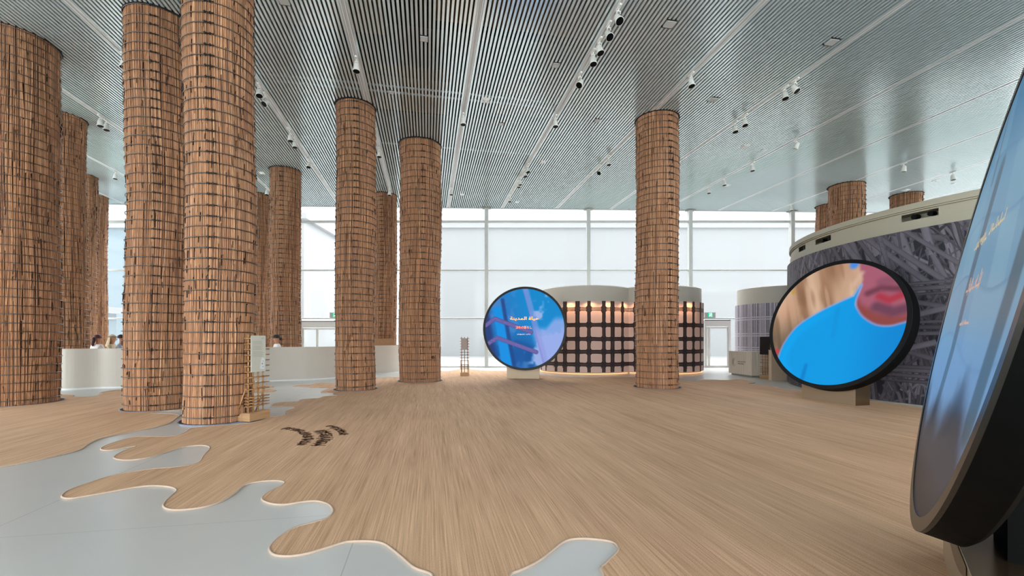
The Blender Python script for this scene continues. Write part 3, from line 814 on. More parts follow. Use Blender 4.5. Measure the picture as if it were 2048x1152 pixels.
arc_text(1.50, 0.20, radians(42), radians(0), 8, 'middle arc of bold brown characters on the carpet', 2, 7)
arc_text(1.74, 0.13, radians(51), radians(22), 9, 'short outermost arc of brown script on the carpet', 3, 5)

# ------------------------------------------------------------------ low curved wall with visitors behind
path = [(-24,11.2),(-19,12.4),(-16.5,11.7),(-14.2,12.05),(-12.4,12.12),(-11.95,12.2),(-11.55,12.55),(-11.0,12.68),(-9.4,13.4),(-7.84,14.55),(-6.78,15.1),(-6.15,15.75),(-5.3,17.3),(-4.75,18.3),(-4.6,19.4),(-5.2,20.4)]
P = catmull([Vector((p[0],p[1],0)) for p in path], 8, closed=False)
def wall_strip(P, off0, off1, z0, z1):
    b = MB(); vs = []; n = len(P)
    for i, p in enumerate(P):
        t = (P[min(i+1,n-1)] - P[max(i-1,0)]).normalized(); nn = Vector((-t.y, t.x, 0))
        for (o, z) in ((off0,z0),(off0,z1),(off1,z1),(off1,z0)): q = p + nn*o; vs.append((q.x,q.y,z))
    fs = []
    for i in range(n-1):
        for k in range(4): l = (k+1) % 4; fs.append((i*4+k, (i+1)*4+k, (i+1)*4+l, i*4+l))
    fs += [(0,1,2,3), ((n-1)*4+3,(n-1)*4+2,(n-1)*4+1,(n-1)*4)]
    b.add(vs, fs); return b
cw = empty('low_wall', (0,0,0)); tag(cw, 'long low curving cream wall behind the left columns, chest high', 'low wall')
wall_strip(P, 0.0, 0.14, 0.05, 1.105).build('panel', M_COUNTER, cw)
wall_strip(P, 0.012, 0.13, 0.0, 0.05).build('plinth', M_PLATE_W, cw)
wall_strip(P, -0.004, 0.146, 1.105, 1.12).build('cap', M_COUNTER, cw)
b = MB(); b.box(-7.2, 19.35, 0, -5.05, 19.45, 1.4)
tag(b.build('timber_screen', M_BAMBOO_D), 'low timber screen peeking over the curved wall between the middle columns', 'screen')

# seated visitors
def person(x, y, face, label, shirt, hair, kind):
    root = empty('person', (x, y, 0), face); root.scale = (1.07, 1.07, 1.07); tag(root, label, 'person')
    J = {'pel':(0,0,.68,.15),'wst':(0,-.02,.82,.13),'chs':(0,-.04,1.0,.15),'nb':(0,-.05,1.13,.07),'nk':(0,-.06,1.18,.05),'hd':(0,-.08,1.26,.078),'ht':(0,-.075,1.34,.085),'hx':(0,-.07,1.38,.06)}
    E = [('pel','wst'),('wst','chs'),('chs','nb'),('nb','nk'),('nk','hd'),('hd','ht'),('ht','hx')]
    for s, n in ((-1,'l'),(1,'r')):
        J.update({'sh'+n:(s*.18,-.04,1.08,.055),'el'+n:(s*.23,-.12,.84,.04),'wr'+n:(s*.14,-.34,.82,.028),'ha'+n:(s*.11,-.42,.82,.022),
                  'hp'+n:(s*.1,-.05,.67,.1),'kn'+n:(s*.13,-.46,.66,.062),'an'+n:(s*.13,-.44,.30,.04),'he'+n:(s*.13,-.44,.24,.035),'to'+n:(s*.13,-.58,.22,.03)})
        E += [('chs','sh'+n),('sh'+n,'el'+n),('el'+n,'wr'+n),('wr'+n,'ha'+n),('pel','hp'+n),('hp'+n,'kn'+n),('kn'+n,'an'+n),('an'+n,'he'+n),('he'+n,'to'+n)]
    def skin(names, edges, name, mat, parent, grow=0.0, sub=2):
        me = bpy.data.meshes.new(name); ix = {k: i for i, k in enumerate(names)}
        me.from_pydata([J[k][:3] for k in names], [(ix[a], ix[c]) for a, c in edges if a in ix and c in ix], [])
        o = bpy.data.objects.new(name, me); COL.objects.link(o); o.parent = parent
        o.modifiers.new('skin', 'SKIN'); sv = me.skin_vertices[0].data
        for k, i in ix.items(): sv[i].radius = (J[k][3]+grow,)*2; sv[i].use_root = (i == 0)
        sd = o.modifiers.new('sub', 'SUBSURF'); sd.levels = sub; sd.render_levels = sub
        me.materials.append(mat); return o
    body = skin(list(J), E, 'body', M_SKIN, root)
    f = MB()
    f.tube([(0,-.158,1.30),(0,-.178,1.275),(0,-.165,1.262)], [.008,.013,.011], 8)
    f.build('nose', M_SKIN, root)
    f = MB(); 
    for s in (-1,1): f.lathe([(0,-.008),(.008,0),(0,.008)], 8, cx=s*.03, cy=-.156, M=Matrix.Translation((0,0,1.305)))
    f.build('eyes', M_HAIR, root)
    f = MB(); f.tube([(-.022,-.152,1.235),(0,-.158,1.233),(.022,-.152,1.235)], .005, 6); f.build('mouth', M_KNOT, root)
    f = MB()
    for s in (-1,1): f.lathe([(0,-.028),(.012,-.01),(.013,.012),(0,.026)], 8, cx=s*.085, cy=-.07, M=Matrix.Translation((0,0,1.29)))
    f.build('ears', M_SKIN, root, smooth=True)
    nm = ['wst','pel','chs','nb']; 
    for n in 'lr': nm += ['sh'+n,'el'+n,'wr'+n]
    skin(nm, E, 'shirt', shirt, root, .014)
    nm = ['pel']
    for n in 'lr': nm += ['hp'+n,'kn'+n,'an'+n]
    skin(nm, E, 'trousers', M_TROUS if kind != 'robe' else M_WHITE, root, .014)
    def ell(b, c, r, col=None, z0=-1, seg=20):
        pr = []
        for i in range(11):
            a = -pi/2 + pi*i/10
            if sin(a) < z0: continue
            pr.append((cos(a), sin(a)))
        Mx = Matrix.Translation(c) @ Matrix.Diagonal((r[0], r[1], r[2], 1)); b.lathe(pr, seg, M=Mx)
    h = MB(); ell(h, (0,-.055,1.345), (.097,.105,.09), z0=-.35)
    if kind == 'bun': ell(h, (0,.05,1.26), (.06,.05,.09)); ell(h, (0.0,.07,1.16), (.045,.035,.09))
    if kind == 'tail': ell(h, (0,.07,1.29), (.03,.045,.05))
    if kind == 'robe':
        h2 = MB(); ell(h2, (0,-.055,1.34), (.105,.115,.10), z0=-.2)
        h2.lathe([(.17,1.06),(.15,1.15),(.115,1.26),(.107,1.33)], 20, a0=radians(10), a1=radians(170), cy=-.055)
        h2.build('head_scarf', M_BEIGEC, root, smooth=True)
        q = MB(); q.tube([(.104*cos(a*pi/10), -.055+.113*sin(a*pi/10), 1.36) for a in range(20)], .011, 6, closed=True); q.build('head_cord', M_HAIR, root)
    else:
        h.build('hair', hair, root, smooth=True)
    if kind == 'tail':
        q = MB(); ell(q, (0,-.06,1.36), (.10,.11,.085), z0=-.05); q.obox((0,-.19,1.355),(1,0,0),(0,1,-.1),(0,.1,1),.06,.05,.006); q.build('cap', M_HAIR, root, smooth=True)
    # stool under the visitor, a thing of its own
    st = empty('stool', (x, y, 0), face); st.scale = (1.07, 1.07, 1.07); tag(st, 'white round stool under the ' + label.split(',')[0], 'stool', 'stools behind the low wall')
    q = MB(); q.lathe([(0,.48),(.2,.48),(.2,.52),(0,.52)], 24); q.build('seat', M_LAMP, st)
    q = MB(); q.lathe([(.03,.02),(.03,.48)], 12); q.build('pole', M_STEEL, st)
    q = MB(); q.lathe([(.2,0),(.2,.02),(.03,.03)], 24); q.build('base', M_STEEL, st)
    q = MB(); q.tube([(.17*cos(a*pi/10), .17*sin(a*pi/10), .22) for a in range(20)], .012, 6, closed=True); q.build('foot_ring', M_STEEL, st)
    return root
person((191-CX)/FPX*14.6, 14.6, radians(160), 'visitor with reddish tied hair and white top seen from behind, seated past the low wall', M_WHITE, M_HAIR_R, 'bun')
person((220-CX)/FPX*15.4, 15.4, radians(115), 'visitor in a beige head scarf with dark cord, seated past the low wall', M_BEIGEC, M_HAIR, 'robe')
person((238-CX)/FPX*14.7, 14.7, radians(120), 'visitor with short dark hair and grey shirt, seated beside the tall column', M_GREYC, M_HAIR, 'short')
person((557-CX)/FPX*15.9, 15.9, radians(-50), 'visitor in a dark cap and white top, looking down past the low wall', M_WHITE, M_HAIR, 'tail')

# ------------------------------------------------------------------ printed round pods and rotunda
class Wrap:
    """flat printed picture on a round wall, built from bent strips (s along the wall, z up)"""
    def __init__(w, cx, cy, R, a_ref, z0, z1, sgn=1):
        w.b = MB(); w.cx, w.cy, w.R, w.a, w.z0, w.z1, w.sgn = cx, cy, R, a_ref, z0, z1, sgn; w.n = 0
    def P(w, s, z, lay):
        a = w.a + w.sgn*s/w.R; r = w.R + 0.001 + lay*0.0006
        return (w.cx + r*cos(a), w.cy + r*sin(a), min(max(z, w.z0), w.z1))
    def back(w, s0, s1, col):
        n = max(2, int((s1-s0)/0.12)); vs = []; cs = []
        for i in range(n+1):
            s = s0 + (s1-s0)*i/n
            vs += [w.P(s, w.z0, 0), w.P(s, w.z1, 0)]; cs += [col, col]
        w.b.add(vs, [(2*i, 2*i+2, 2*i+3, 2*i+1) if w.sgn > 0 else (2*i+1, 2*i+3, 2*i+2, 2*i) for i in range(n)], cs)
    def strip(w, pts, wid, col, edge=0.45, edge2=0.6, lay=1, ripple=0, rg=None):
        Q = []
        for i in range(len(pts)-1):
            a = Vector(pts[i]); c = Vector(pts[i+1]); k = max(1, int((c-a).length/0.12))
            for j in range(k): Q.append(a + (c-a)*j/k)
        Q.append(Vector(pts[-1])); n = len(Q); vs = []; cs = []
        for i, q in enumerate(Q):
            t = (Q[min(i+1,n-1)] - Q[max(i-1,0)]).normalized(); nn = Vector((-t.y, t.x))
            wd = wid * (1 if not rg else rg.uniform(1-ripple, 1+ripple))
            for (u, m) in ((-.5, edge), (-.25, 1), (.22, .92), (.5, edge2)):
                p = q + nn*u*wd; vs.append(w.P(p.x, p.y, lay)); cs.append(tuple(v*m for v in col))
        fs = []
        for i in range(n-1):
            for j in range(3): fs.append((i*4+j, i*4+j+1, (i+1)*4+j+1, (i+1)*4+j))
        w.b.add(vs, fs, cs)

# the large rotunda
RX, RY, RR = 13.45, 11.25, 5.6
rot = empty('rotunda', (0,0,0)); tag(rot, 'large round exhibition room wrapped in a dark palm-frond print with a cream rim', 'pavilion room')
W = Wrap(RX, RY, RR, radians(148), 0.054, 3.64)
W.back(-8.5, 13.0, s2l((38, 40, 50)))
rg = random.Random(21)
def grey(lo, hi, tint=0):
    v = rg.uniform(lo, hi); return s2l((v, v*0.96, v*1.06))
lay = 1
def frond_fan(s0, s1, zb, zt, n, spread, wlo, whi, lo, hi, bias=0):
    global lay
    for _ in range(n):
        s = rg.uniform(s0, s1); zc = rg.uniform(zb, zt); L = rg.uniform(0.5, 1.0)*(zt-zb)*0.9 + 0.2
        a = pi/2 + bias + rg.gauss(0, spread); d = Vector((cos(a), sin(a)))*L/2
        m = Vector((rg.uniform(-.05,.05), 0)); lay = 1 + (lay % 9)
        W.strip([Vector((s,zc))-d, Vector((s,zc))+m, Vector((s,zc))+d], rg.uniform(wlo, whi), grey(lo, hi), lay=lay)
frond_fan(-8, 13, 0.0, 3.7, 900, 0.5, .02, .06, 58, 92)
frond_fan(-1, 2.6, 2.0, 3.8, 190, 0.22, .04, .10, 96, 138, -0.12)
frond_fan(-8, 12, 2.3, 3.8, 260, 0.42, .05, .13, 88, 124, 0.25)
frond_fan(2.5, 12, 2.45, 3.9, 90, 0.2, .08, .19, 92, 122, 0.35)
frond_fan(-8, 13, 1.7, 2.3, 220, 0.5, .03, .08, 70, 104)
frond_fan(-8, 13, 0.9, 1.6, 220, 0.5, .03, .08, 70, 104)
frond_fan(-8, 13, 0.0, 0.7, 320, 0.45, .03, .09, 74, 118)
for i in range(12):
    s = 3.2 + rg.uniform(-.2, 5.5); W.strip([(s, 3.7), (s + rg.uniform(.3, 1.3), 2.5)], rg.uniform(.08,.16), grey(96, 122), lay=10)
for zc, k in ((2.42, 3), (1.62, 3), (0.68, 4)):
    for j in range(k):
        z = zc + (j-(k-1)/2)*0.1 + rg.uniform(-.01,.01)
        for s in np.arange(-8.5, 13, 1.1):
            W.strip([(s-.1, z+rg.uniform(-.02,.02)), (s+1.3, z+rg.uniform(-.02,.02))], rg.uniform(.06,.1), grey(72, 108), .3, .35, lay=11 + j % 2)
for (zc, hgt) in ((1.98, .17), (1.13, .2)):
    s = -8.0; up = 1
    while s < 13:
        W.strip([(s, zc-hgt*up), (s+1.35, zc+hgt*up)], .12, grey(112, 132), .55, .6, lay=13)
        W.strip([(s+.25, zc+hgt*up), (s+1.5, zc-hgt*up)], .10, grey(98, 118), .55, .6, lay=12)
        s += rg.uniform(1.2, 1.5)
    frond_fan(-8, 13, zc-.12, zc+.12, 10, .6, .02, .04, 90, 120)
for s in np.arange(-7.3, 12, 1.45): W.strip([(s, .06), (s+rg.uniform(-.05,.05), 3.64)], 0.03, s2l((58,56,72)), .8, .8, lay=14) if rg.random() < .35 else None
W.b.build('printed_wrap', M_PRINT, rot)
b = MB(); b.lathe([(RR-0.12, 0), (RR-0.12, 3.64)], 160, cx=RX, cy=RY); b.build('inner_drum', M_RIM, rot)
b = MB(); b.lathe([(RR-0.1, 0.0), (RR+0.01, 0.0), (RR+0.01, 0.05), (RR-0.1, 0.05)], 160, cx=RX, cy=RY); b.build('skirting', M_SKIRT, rot)
b = MB(); rb = RR - 0.07
b.lathe([(rb-.3, 3.62), (rb, 3.62), (rb, 3.84), (rb-0.02, 3.845), (rb-0.02, 3.85)], 200, cx=RX, cy=RY)
b.lathe([(rb-.3, 4.0), (rb-0.05, 4.0), (rb-0.05, 4.03), (rb-0.01, 4.035), (rb-0.01, 4.06), (rb+0.025, 4.065), (rb+0.025, 4.185), (rb-.3, 4.185)], 200, cx=RX, cy=RY)
# the middle course has slots in it
def ang_at(px):
    """angle on the rotunda of the point whose direction from the hall's viewpoint is px"""
    u = (px - CX) / FPX; A_ = u*u+1; B_ = -2*(RX*u+RY); C_ = RX*RX+RY*RY-rb*rb; Yd = (-B_ - sqrt(max(0, B_*B_-4*A_*C_)))/(2*A_)
    return atan2(Yd-RY, u*Yd-RX) % (2*pi)
slots = [(ang_at(1596), ang_at(1609)), (ang_at(1629.5), ang_at(1660)), (ang_at(1802), ang_at(1876))]
slots = [tuple(sorted(s)) for s in slots] + [(radians(146.5), radians(149.5)), (radians(232), radians(238)), (radians(90), radians(96)), (radians(300), radians(306))]
slots.sort(); a = 0.0; segs = []
for s in slots: segs.append((a, s[0])); a = s[1]
segs.append((a, 2*pi))
for (a0, a1) in segs:
    if a1 > a0: b.lathe([(rb-.3, 3.85), (rb-0.02, 3.85), (rb-0.02, 3.995), (rb-.3, 3.995)], max(3, int((a1-a0)*30)), a0, a1, RX, RY)
b.lathe([(rb-.3, 4.0), (rb-.3, 3.84)][::-1], 160, cx=RX, cy=RY)
b.build('rim', M_CREAM_D, rot)
b = MB(); b.disc(RR-.35, 3.9, 96, RX, RY); b.build('roof', M_DARK, rot)
for (a0, a1) in slots[:]:
    for q in ((.3, .75) if a1-a0 > .1 else ((.5,) if a1 - a0 > .05 else ())):
        a = a0 + (a1-a0)*q
        m = MB(); p = Vector((RX + (rb-.13)*cos(a), RY + (rb-.13)*sin(a), 3.93)); d = Vector((cos(a), sin(a), -.1))
        m.tube([p - d*.1, p + d*.06], .05, 14); m.build('slot_lamp', M_LENS, rot)

# grid-printed double pod
def pod_grid(name, lobes, label):
    t = empty(name, (0,0,0)); tag(t, label, 'exhibition pod')
    for (cx, cy, R, a0, a1, bars) in lobes:
        Wd = Wrap(cx, cy, R, a0, 0.1, 2.84)
        S = (a1-a0)*R
        Wd.back(0, S, s2l((226, 204, 196)))
        rg2 = random.Random(5); cd = s2l((62, 50, 52)); cl = s2l((98, 76, 66))
        zs = (2.53, 1.92, 1.38, 0.89, 0.40)
        vb = []
        for (px, wv) in bars:                       # bars of the print seen from the hall
            u = (px - CX)/FPX; A_ = u*u+1; B_ = -2*(cx*u+cy); C_ = cx*cx+cy*cy-R*R; Dd = B_*B_-4*A_*C_
            if Dd < 0: continue
            Yd = (-B_-sqrt(Dd))/(2*A_); a = atan2(Yd-cy, u*Yd-cx)
            while a < a0: a += 2*pi
            vb.append(((a-a0)*R, wv))
        seen = [v for v, _ in vb]; lo_, hi_ = min(seen), max(seen)
        v = hi_ + .45
        while v < S: vb.append((v, .13)); v += rg2.choice((.36, .52))
        v = lo_ - .45
        while v > 0: vb.append((v, .13)); v -= rg2.choice((.36, .52))
        for (v, wv) in vb:
            for q in (-.32, 0, .32):
                Wd.strip([(v+q*wv, .1), (v+q*wv+rg2.uniform(-.01,.01), 1.5), (v+q*wv, 2.84)], wv*.42, cd if q else cl, .8, .8, 2, .15, rg2)
        for z in zs:
            wz = .15 if z < 2.4 else .16
            for q in (-.32, 0, .32):
                Wd.strip([(0, z+q*wz), (S, z+q*wz)], wz*(.38 if z < 2.4 else .2), cl if z > 2.4 or q == 0 else cd, .85, .85, 3, .2, rg2)
            for (v, wv) in vb:
                Wd.strip([(v-.10, z-.09), (v+.10, z+.09)], .10, cd if z < 2.4 else cl, .9, .9, 4); Wd.strip([(v-.10, z+.09), (v+.10, z-.09)], .10, cd if z < 2.4 else cl, .9, .9, 4)
                if rg2.random() < .5: Wd.strip([(v+rg2.uniform(-.12,.12), z-.05), (v+rg2.uniform(-.12,.12), z-.16)], .02, cd, .9, .9, 4)
        Wd.b.build('printed_wrap', M_FABRIC, t)
        for px in ((1104, 1141, 1180, 1216, 1247) if cx < 4 else (1276, 1310, 1345, 1378)):      # warm lamps behind the fabric, under the rim
            u = (px - CX)/FPX; A_ = u*u+1; B_ = -2*(cx*u+cy); C_ = cx*cx+cy*cy-R*R; Dd = B_*B_-4*A_*C_
            if Dd < 0: continue
            Yd = (-B_-sqrt(Dd))/(2*A_); a = atan2(Yd-cy, u*Yd-cx)
            m = MB(); m.lathe([(0,.03),(.03,.03),(.03,0)], 10); hl = m.build('back_lamp', M_LAMP, t); hl.location = (cx+(R-.24)*cos(a), cy+(R-.24)*sin(a), 2.76)
            ld = bpy.data.lights.new('lamp', 'SPOT'); ld.energy = 34; ld.color = (1.0, .50, .22); ld.spot_size = radians(150); ld.spot_blend = .6; ld.shadow_soft_size = .04
            lo = bpy.data.objects.new('back_lamp_light', ld); COL.objects.link(lo); lo.parent = hl; lo.location = (0, 0, -.03)
            lo.rotation_euler = Vector((cos(a)*.8, sin(a)*.8, -1)).to_track_quat('-Z', 'Y').to_euler()
        e = .05
        b = MB(); b.lathe([(R-.08, 2.84), (R-.08, 3.42), (R-.16, 3.46), (R-.3, 3.46)], 96, a0-e, a1+e, cx, cy); b.lathe([(R+0.0, 2.84), (R-.08, 2.845)], 96, a0, a1, cx, cy)
        b.build('cream_rim', M_CREAM, t)
        b = MB(); b.lathe([(R-.12, 0.0), (R-.1, 0.0), (R-.1, .06), (R-.002, .1)], 72, a0, a1, cx, cy); b.build('base_ring', M_CREAM, t)
        b = MB(); b.tube([(cx+(R-.06)*cos(a0+(a1-a0)*i/60), cy+(R-.06)*sin(a0+(a1-a0)*i/60), .035) for i in range(61)], .012, 6); b.build('base_light', M_WARM, t)
    b = MB()
    for (cx, cy, R, a0, a1, vs_) in lobes: b.disc(R-.3, 3.3 - .002*cx, 48, cx, cy)
    b.build('roof', M_CREAM, t)
    return t
cL, cR = (3.15, 19.2), (6.05, 19.3)
hd = 1.45; ai = math.acos(hd/2.0)
barsL = [(1092,.09),(1112,.12),(1130,.16),(1155,.16),(1178,.12),(1207.6,.14),(1225,.17),(1245,.12)]
barsR = [(1271,.12),(1290,.15),(1312,.13),(1333,.16),(1352,.12),(1370,.15),(1387,.13),(1401,.14)]
pod_grid('grid_pod', [(cL[0], cL[1], 2.0, ai+0.03, 2*pi-ai+0.03, barsL), (cR[0], cR[1], 2.0, -(pi-ai)+0.03, (pi-ai)+0.03, barsR)],
         'double round pod wrapped in a dark lattice print with warm light at its foot')
# grey reed-printed pod at the right
PX, PY, PR = 11.03, 18.6, 1.62
t = empty('reed_pod', (0,0,0)); tag(t, 'small round pod with a grey reed print behind the boxed counter', 'exhibition pod')
Wd = Wrap(PX, PY, PR, radians(60), 0.08, 2.78); S = radians(360)*PR; Wd.back(0, S, s2l((120, 116, 130))); rg = random.Random(9)
s = 0
while s < S:
    w = rg.uniform(.02, .055); v = rg.uniform(150, 238)
    Wd.strip([(s, .08), (s+rg.uniform(-.02,.02), 2.78)], w, s2l((v, v*.97, v*1.03)), .5, .6, 1); s += w*rg.uniform(.75, 1.1)
for z in (2.2, 1.55, 1.0, .45):
    for q in (-.045, .045): Wd.strip([(0, z+q), (S, z+q)], .05, s2l((214,208,220)), .45, .5, 3)
Wd.b.build('printed_wrap', M_PRINT, t)
b = MB(); b.lathe([(PR, 2.78), (PR-.07, 2.785), (PR-.07, 3.42), (PR-.3, 3.46)], 72, cx=PX, cy=PY); b.build('cream_rim', M_CREAM, t)
b = MB(); b.disc(PR-.25, 3.4, 48, PX, PY); b.build('roof', M_CREAM, t)
b = MB(); b.lathe([(PR-.04, 0), (PR-.04, .08)], 72, cx=PX, cy=PY); b.build('base_ring', M_CREAM, t)

# ------------------------------------------------------------------ round screens
def lerp(a, c, t): return a + (c-a)*t
def sstep(e0, e1, x):
    t = np.clip((x-e0)/(e1-e0), 0, 1); return t*t*(3-2*t)
def segd(U, V, pts):
    d = np.full(U.shape, 9.0)
    for (a, c) in zip(pts[:-1], pts[1:]):
        ax, ay = a; bx, by = c; L2 = (bx-ax)**2 + (by-ay)**2
        t = np.clip(((U-ax)*(bx-ax)+(V-ay)*(by-ay))/L2, 0, 1)
        d = np.minimum(d, np.hypot(U-ax-t*(bx-ax), V-ay-t*(by-ay)))
    return d
def in_poly(U, V, pts):
    """signed distance, negative inside"""
    d = segd(U, V, list(pts)+[pts[0]]); ins = np.zeros(U.shape, bool); n = len(pts); j = n-1
    for i in range(n):
        xi, yi = pts[i]; xj, yj = pts[j]
        if yi != yj: ins ^= ((yi > V) != (yj > V)) & (U < (xj-xi)*(V-yi)/(yj-yi)+xi)
        j = i
    return np.where(ins, -d, d)
def vnoise(U, V, seed):
    r = np.random.RandomState(seed); G = r.rand(64, 64)
    x = U % 63; y = V % 63; xi = x.astype(int); yi = y.astype(int); fx = x-xi; fy = y-yi; fx = fx*fx*(3-2*fx); fy = fy*fy*(3-2*fy)
    return (G[yi,xi]*(1-fx)+G[yi,(xi+1)%64]*fx)*(1-fy)+(G[(yi+1)%64,xi]*(1-fx)+G[(yi+1)%64,(xi+1)%64]*fx)*fy
def fbm(U, V, seed): return vnoise(U*3+20, V*3+20, seed)*.5+vnoise(U*7+30, V*7+30, seed+1)*.3+vnoise(U*15+31, V*15+31, seed+2)*.2
def mixc(C, col, m):
    m = np.clip(m, 0, 1)[..., None]; return C*(1-m) + np.array(col, float)*m
def paint_city(U, V):
    """blue glass facade against the sky with clouds"""
    n = fbm(U, V, 3); C = np.zeros(U.shape+(3,)) + np.array((0,134,204.))
    C = mixc(C, (44,116,190), sstep(.35, -.5, U - .35*(0-V))*.9 * sstep(-.4, .5, V + .2))
    C = mixc(C, (4,84,158), sstep(.25, -.7, V)*sstep(.5, -.1, U + .25*V))
    C = mixc(C, (92,140,208), sstep(.48, .72, n)*.5*sstep(.3,-.3,U))
    C = mixc(C, (150,175,228), sstep(.42, .62, n + .55*sstep(.28, -.35, V)*sstep(.15,.6,U) - .1)*sstep(-.1,.3,U))
    C = mixc(C, (150,170,232), sstep(.1, -.12, V - .26*sstep(.5,.8,U))*sstep(.2, .42, U + .26*V + .12)*.85)
    C = mixc(C, (0,142,226), sstep(.03, -.03, in_poly(U, V, [(-.807,.5),(-.607,.587),(-.282,-.973),(-.568,-.93)])))
    C = mixc(C, (36,58,118), sstep(-.72, -.86, U + .18*V + .04)*.95)
    C = mixc(C, (22,62,128), sstep(.075, .02, segd(U, V, [(-.564,.72),(-.376,-.319),(-.238,-.973)]))*(.55+.4*n))
    C = mixc(C, (142,152,220), sstep(.10, .04, segd(U, V, [(.009,1.05),(.27,0.1),(.56,-.95)]))*.65)
    C = mixc(C, (130,132,205), sstep(.03, .012, segd(U, V, [(-.04,1.05),(.22,0.1),(.5,-.9)]))*.6)
    C = mixc(C, (0,70,140), sstep(.12,.02, segd(U, V, [(-.2,-.36),(.2,-.5),(.1,-.75)]))*.35)
    for pts in ([(-.98,.078),(-.76,.244),(.17,-.101)], [(-.951,-.408),(-.686,-.242),(.304,-.601)]):
        d = segd(U, V, pts); C = mixc(C, (72,66,128), sstep(.062, .045, d)); C = mixc(C, (112,100,168), sstep(.018, .008, np.abs(d-.03))); C = mixc(C, (150,140,215), sstep(.012,.004,d)*.7)
    return C
def paint_face(U, V):
    """blurred close-up: blue top, neck and lower half of a face, straw behind"""
    n = fbm(U*1.0 + V*.3, V*.25 - U*.5, 11); C = np.zeros(U.shape+(3,)) + np.array((196,160,132.))
    st = vnoise((U*5 + V*1.6)+20, (V*.9)+20, 5)
    C = mixc(C, (222,186,156), sstep(.5, .9, st)*.7); C = mixc(C, (140,100,72), sstep(.5, .1, st)*.75); st2 = vnoise((U*13 + V*4)+20, (V*2.2)+20, 8); C = mixc(C, (120,86,60), sstep(.55, .9, st2)*.45); C = mixc(C, (226,196,168), sstep(.35, .05, st2)*.35)
    C = mixc(C, (98,82,64), sstep(.45, -.35, V + .1)*sstep(.15, -.6, U)*.9); C = mixc(C, (188,142,116), sstep(.55,.8,n)*.4)
    C = mixc(C, (190,130,100), sstep(.4, .0, np.hypot((U+.75)*1.2, V-.25))*.4*st)
    C = mixc(C, (190,150,40), sstep(.06, .02, np.hypot(U+.728, V-.592))*.6)
    # head
    head = in_poly(U, V, [(.25,1.1),(.30,.85),(.36,.7),(.34,.5),(.30,.40),(.35,.18),(.46,.06),(.63,-.05),(.8,-.08),(1.1,-.03),(1.2,.5),(1.1,1.2)])
    C = mixc(C, (166,92,112), sstep(.03, -.03, head))
    C = mixc(C, (214,178,160), sstep(.07, .0, segd(U, V, [(.24,.62),(.33,.8)]))*.7)
    C = mixc(C, (142,70,66), sstep(.05, -.08, in_poly(U, V, [(.30,.45),(.40,.3),(.62,.16),(.85,.1),(1.05,.12),(1.1,-.1),(.6,-.1),(.3,.1)])))
    C = mixc(C, (100,60,80), sstep(.13, .02, segd(U, V, [(.60,.24),(.82,.15),(1.0,.2)]))*.85)
    C = mixc(C, (172,46,62), .85*sstep(.10, .0, segd(U, V, [(.62,.40),(.75,.33),(.95,.42)])))
    C = mixc(C, (100,52,68), sstep(.09, .0, segd(U, V, [(.46,.46),(.62,.53),(.80,.50),(.98,.49)]))*.8)
    C = mixc(C, (120,70,90), sstep(.12, .02, segd(U, V, [(.62,.62),(.9,.66)]))*.5)
    C = mixc(C, (70,140,232), sstep(.10, .03, np.hypot(U-.20, (V-.97)*.8)))
    curve = [(p.x, p.y) for p in catmull([Vector((x_, y_, 0)) for x_, y_ in [(-.80,-.62),(-.733,-.34),(-.551,-.04),(-.256,.176),(.046,.332),(.27,.43)]], 5, False)]
    coll = [(p.x, p.y) for p in catmull([Vector((x_, y_, 0)) for x_, y_ in [(.345,.6),(.293,.335),(.35,.185),(.457,.057),(.626,-.049),(.794,-.073),(.932,-.039),(1.2,.05)]], 5, False)]
    shirt = in_poly(U, V, curve + coll + [(1.2,-1.2),(-.5,-1.2)])
    C = mixc(C, (132,164,234), sstep(.05, .005, shirt)*.8)
    sc = mixc(np.zeros(U.shape+(3,)) + np.array((0,154,228.)), (0,132,210), sstep(.1, 1.0, U)*.9)
    sc = mixc(sc, (0,168,244), sstep(.12, .0, np.abs(shirt+.08))*sstep(.2,-.4,U)*.6); sc = mixc(sc, (0,116,196), sstep(.05, .01, segd(U, V, [(-.3,-.7),(-.33,-.95)]))*.7)
    sc = mixc(sc, (0,140,214), sstep(.06, .01, segd(U, V, [(.06,.25),(.05,-.2)]))*.5)
    m = np.clip(sstep(.012, -.02, shirt), 0, 1)[..., None]; C = C*(1-m) + sc*m
    C = mixc(C, (200,60,70), sstep(.07, .03, np.hypot((U+.85)*1.3, V+.48))*.9)
    return C
def paint_tower(U, V):
    """pale blue tiled facade, dark street at the bottom"""
    C = np.zeros(U.shape+(3,)) + np.array((112,154,184.))
    C = mixc(C, (46,110,156), sstep(.35, 1.0, V)*.9)
    tu = (U*3.2 + V*1.2); tv = (V*3.6 + .25*np.sin(U*3)); fu = np.floor(tu); fv = np.floor(tv)
    cell = (np.sin(fu*12.9898 + fv*78.233)*43758.5453) % 1
    C = mixc(C, (142,184,204), cell*.45); C = mixc(C, (84,128,168), sstep(.9, 1.0, tv-fv)*.5)
    C = mixc(C, (120,152,196), sstep(-.1, -.45, V)*.8)
    C = mixc(C, (78,96,112), sstep(.09, .05, segd(U, V, [(-.22,.5),(-.26,0),(-.2,-.3),(-.3,-1)]))*.75)
    C = mixc(C, (72,92,104), sstep(.10, .06, segd(U, V, [(.82,.35),(.80,-.1),(.74,-.5)]))*.8)
    C = mixc(C, (86,70,80), sstep(.02, .008, segd(U, V, [(-.5,.95),(-.42,.5)]))*.6)
    n = fbm(U, V, 30); sk = V + .62 + .05*np.sin(U*9) - .16*sstep(-.1,.3,U)*sstep(.7,.35,U) + .2*(n-.5)
    C = mixc(C, (58,62,74), sstep(.16, -.08, sk)); C = mixc(C, (36,37,46), sstep(-.72, -.95, V))
    r = random.Random(4)
    return C
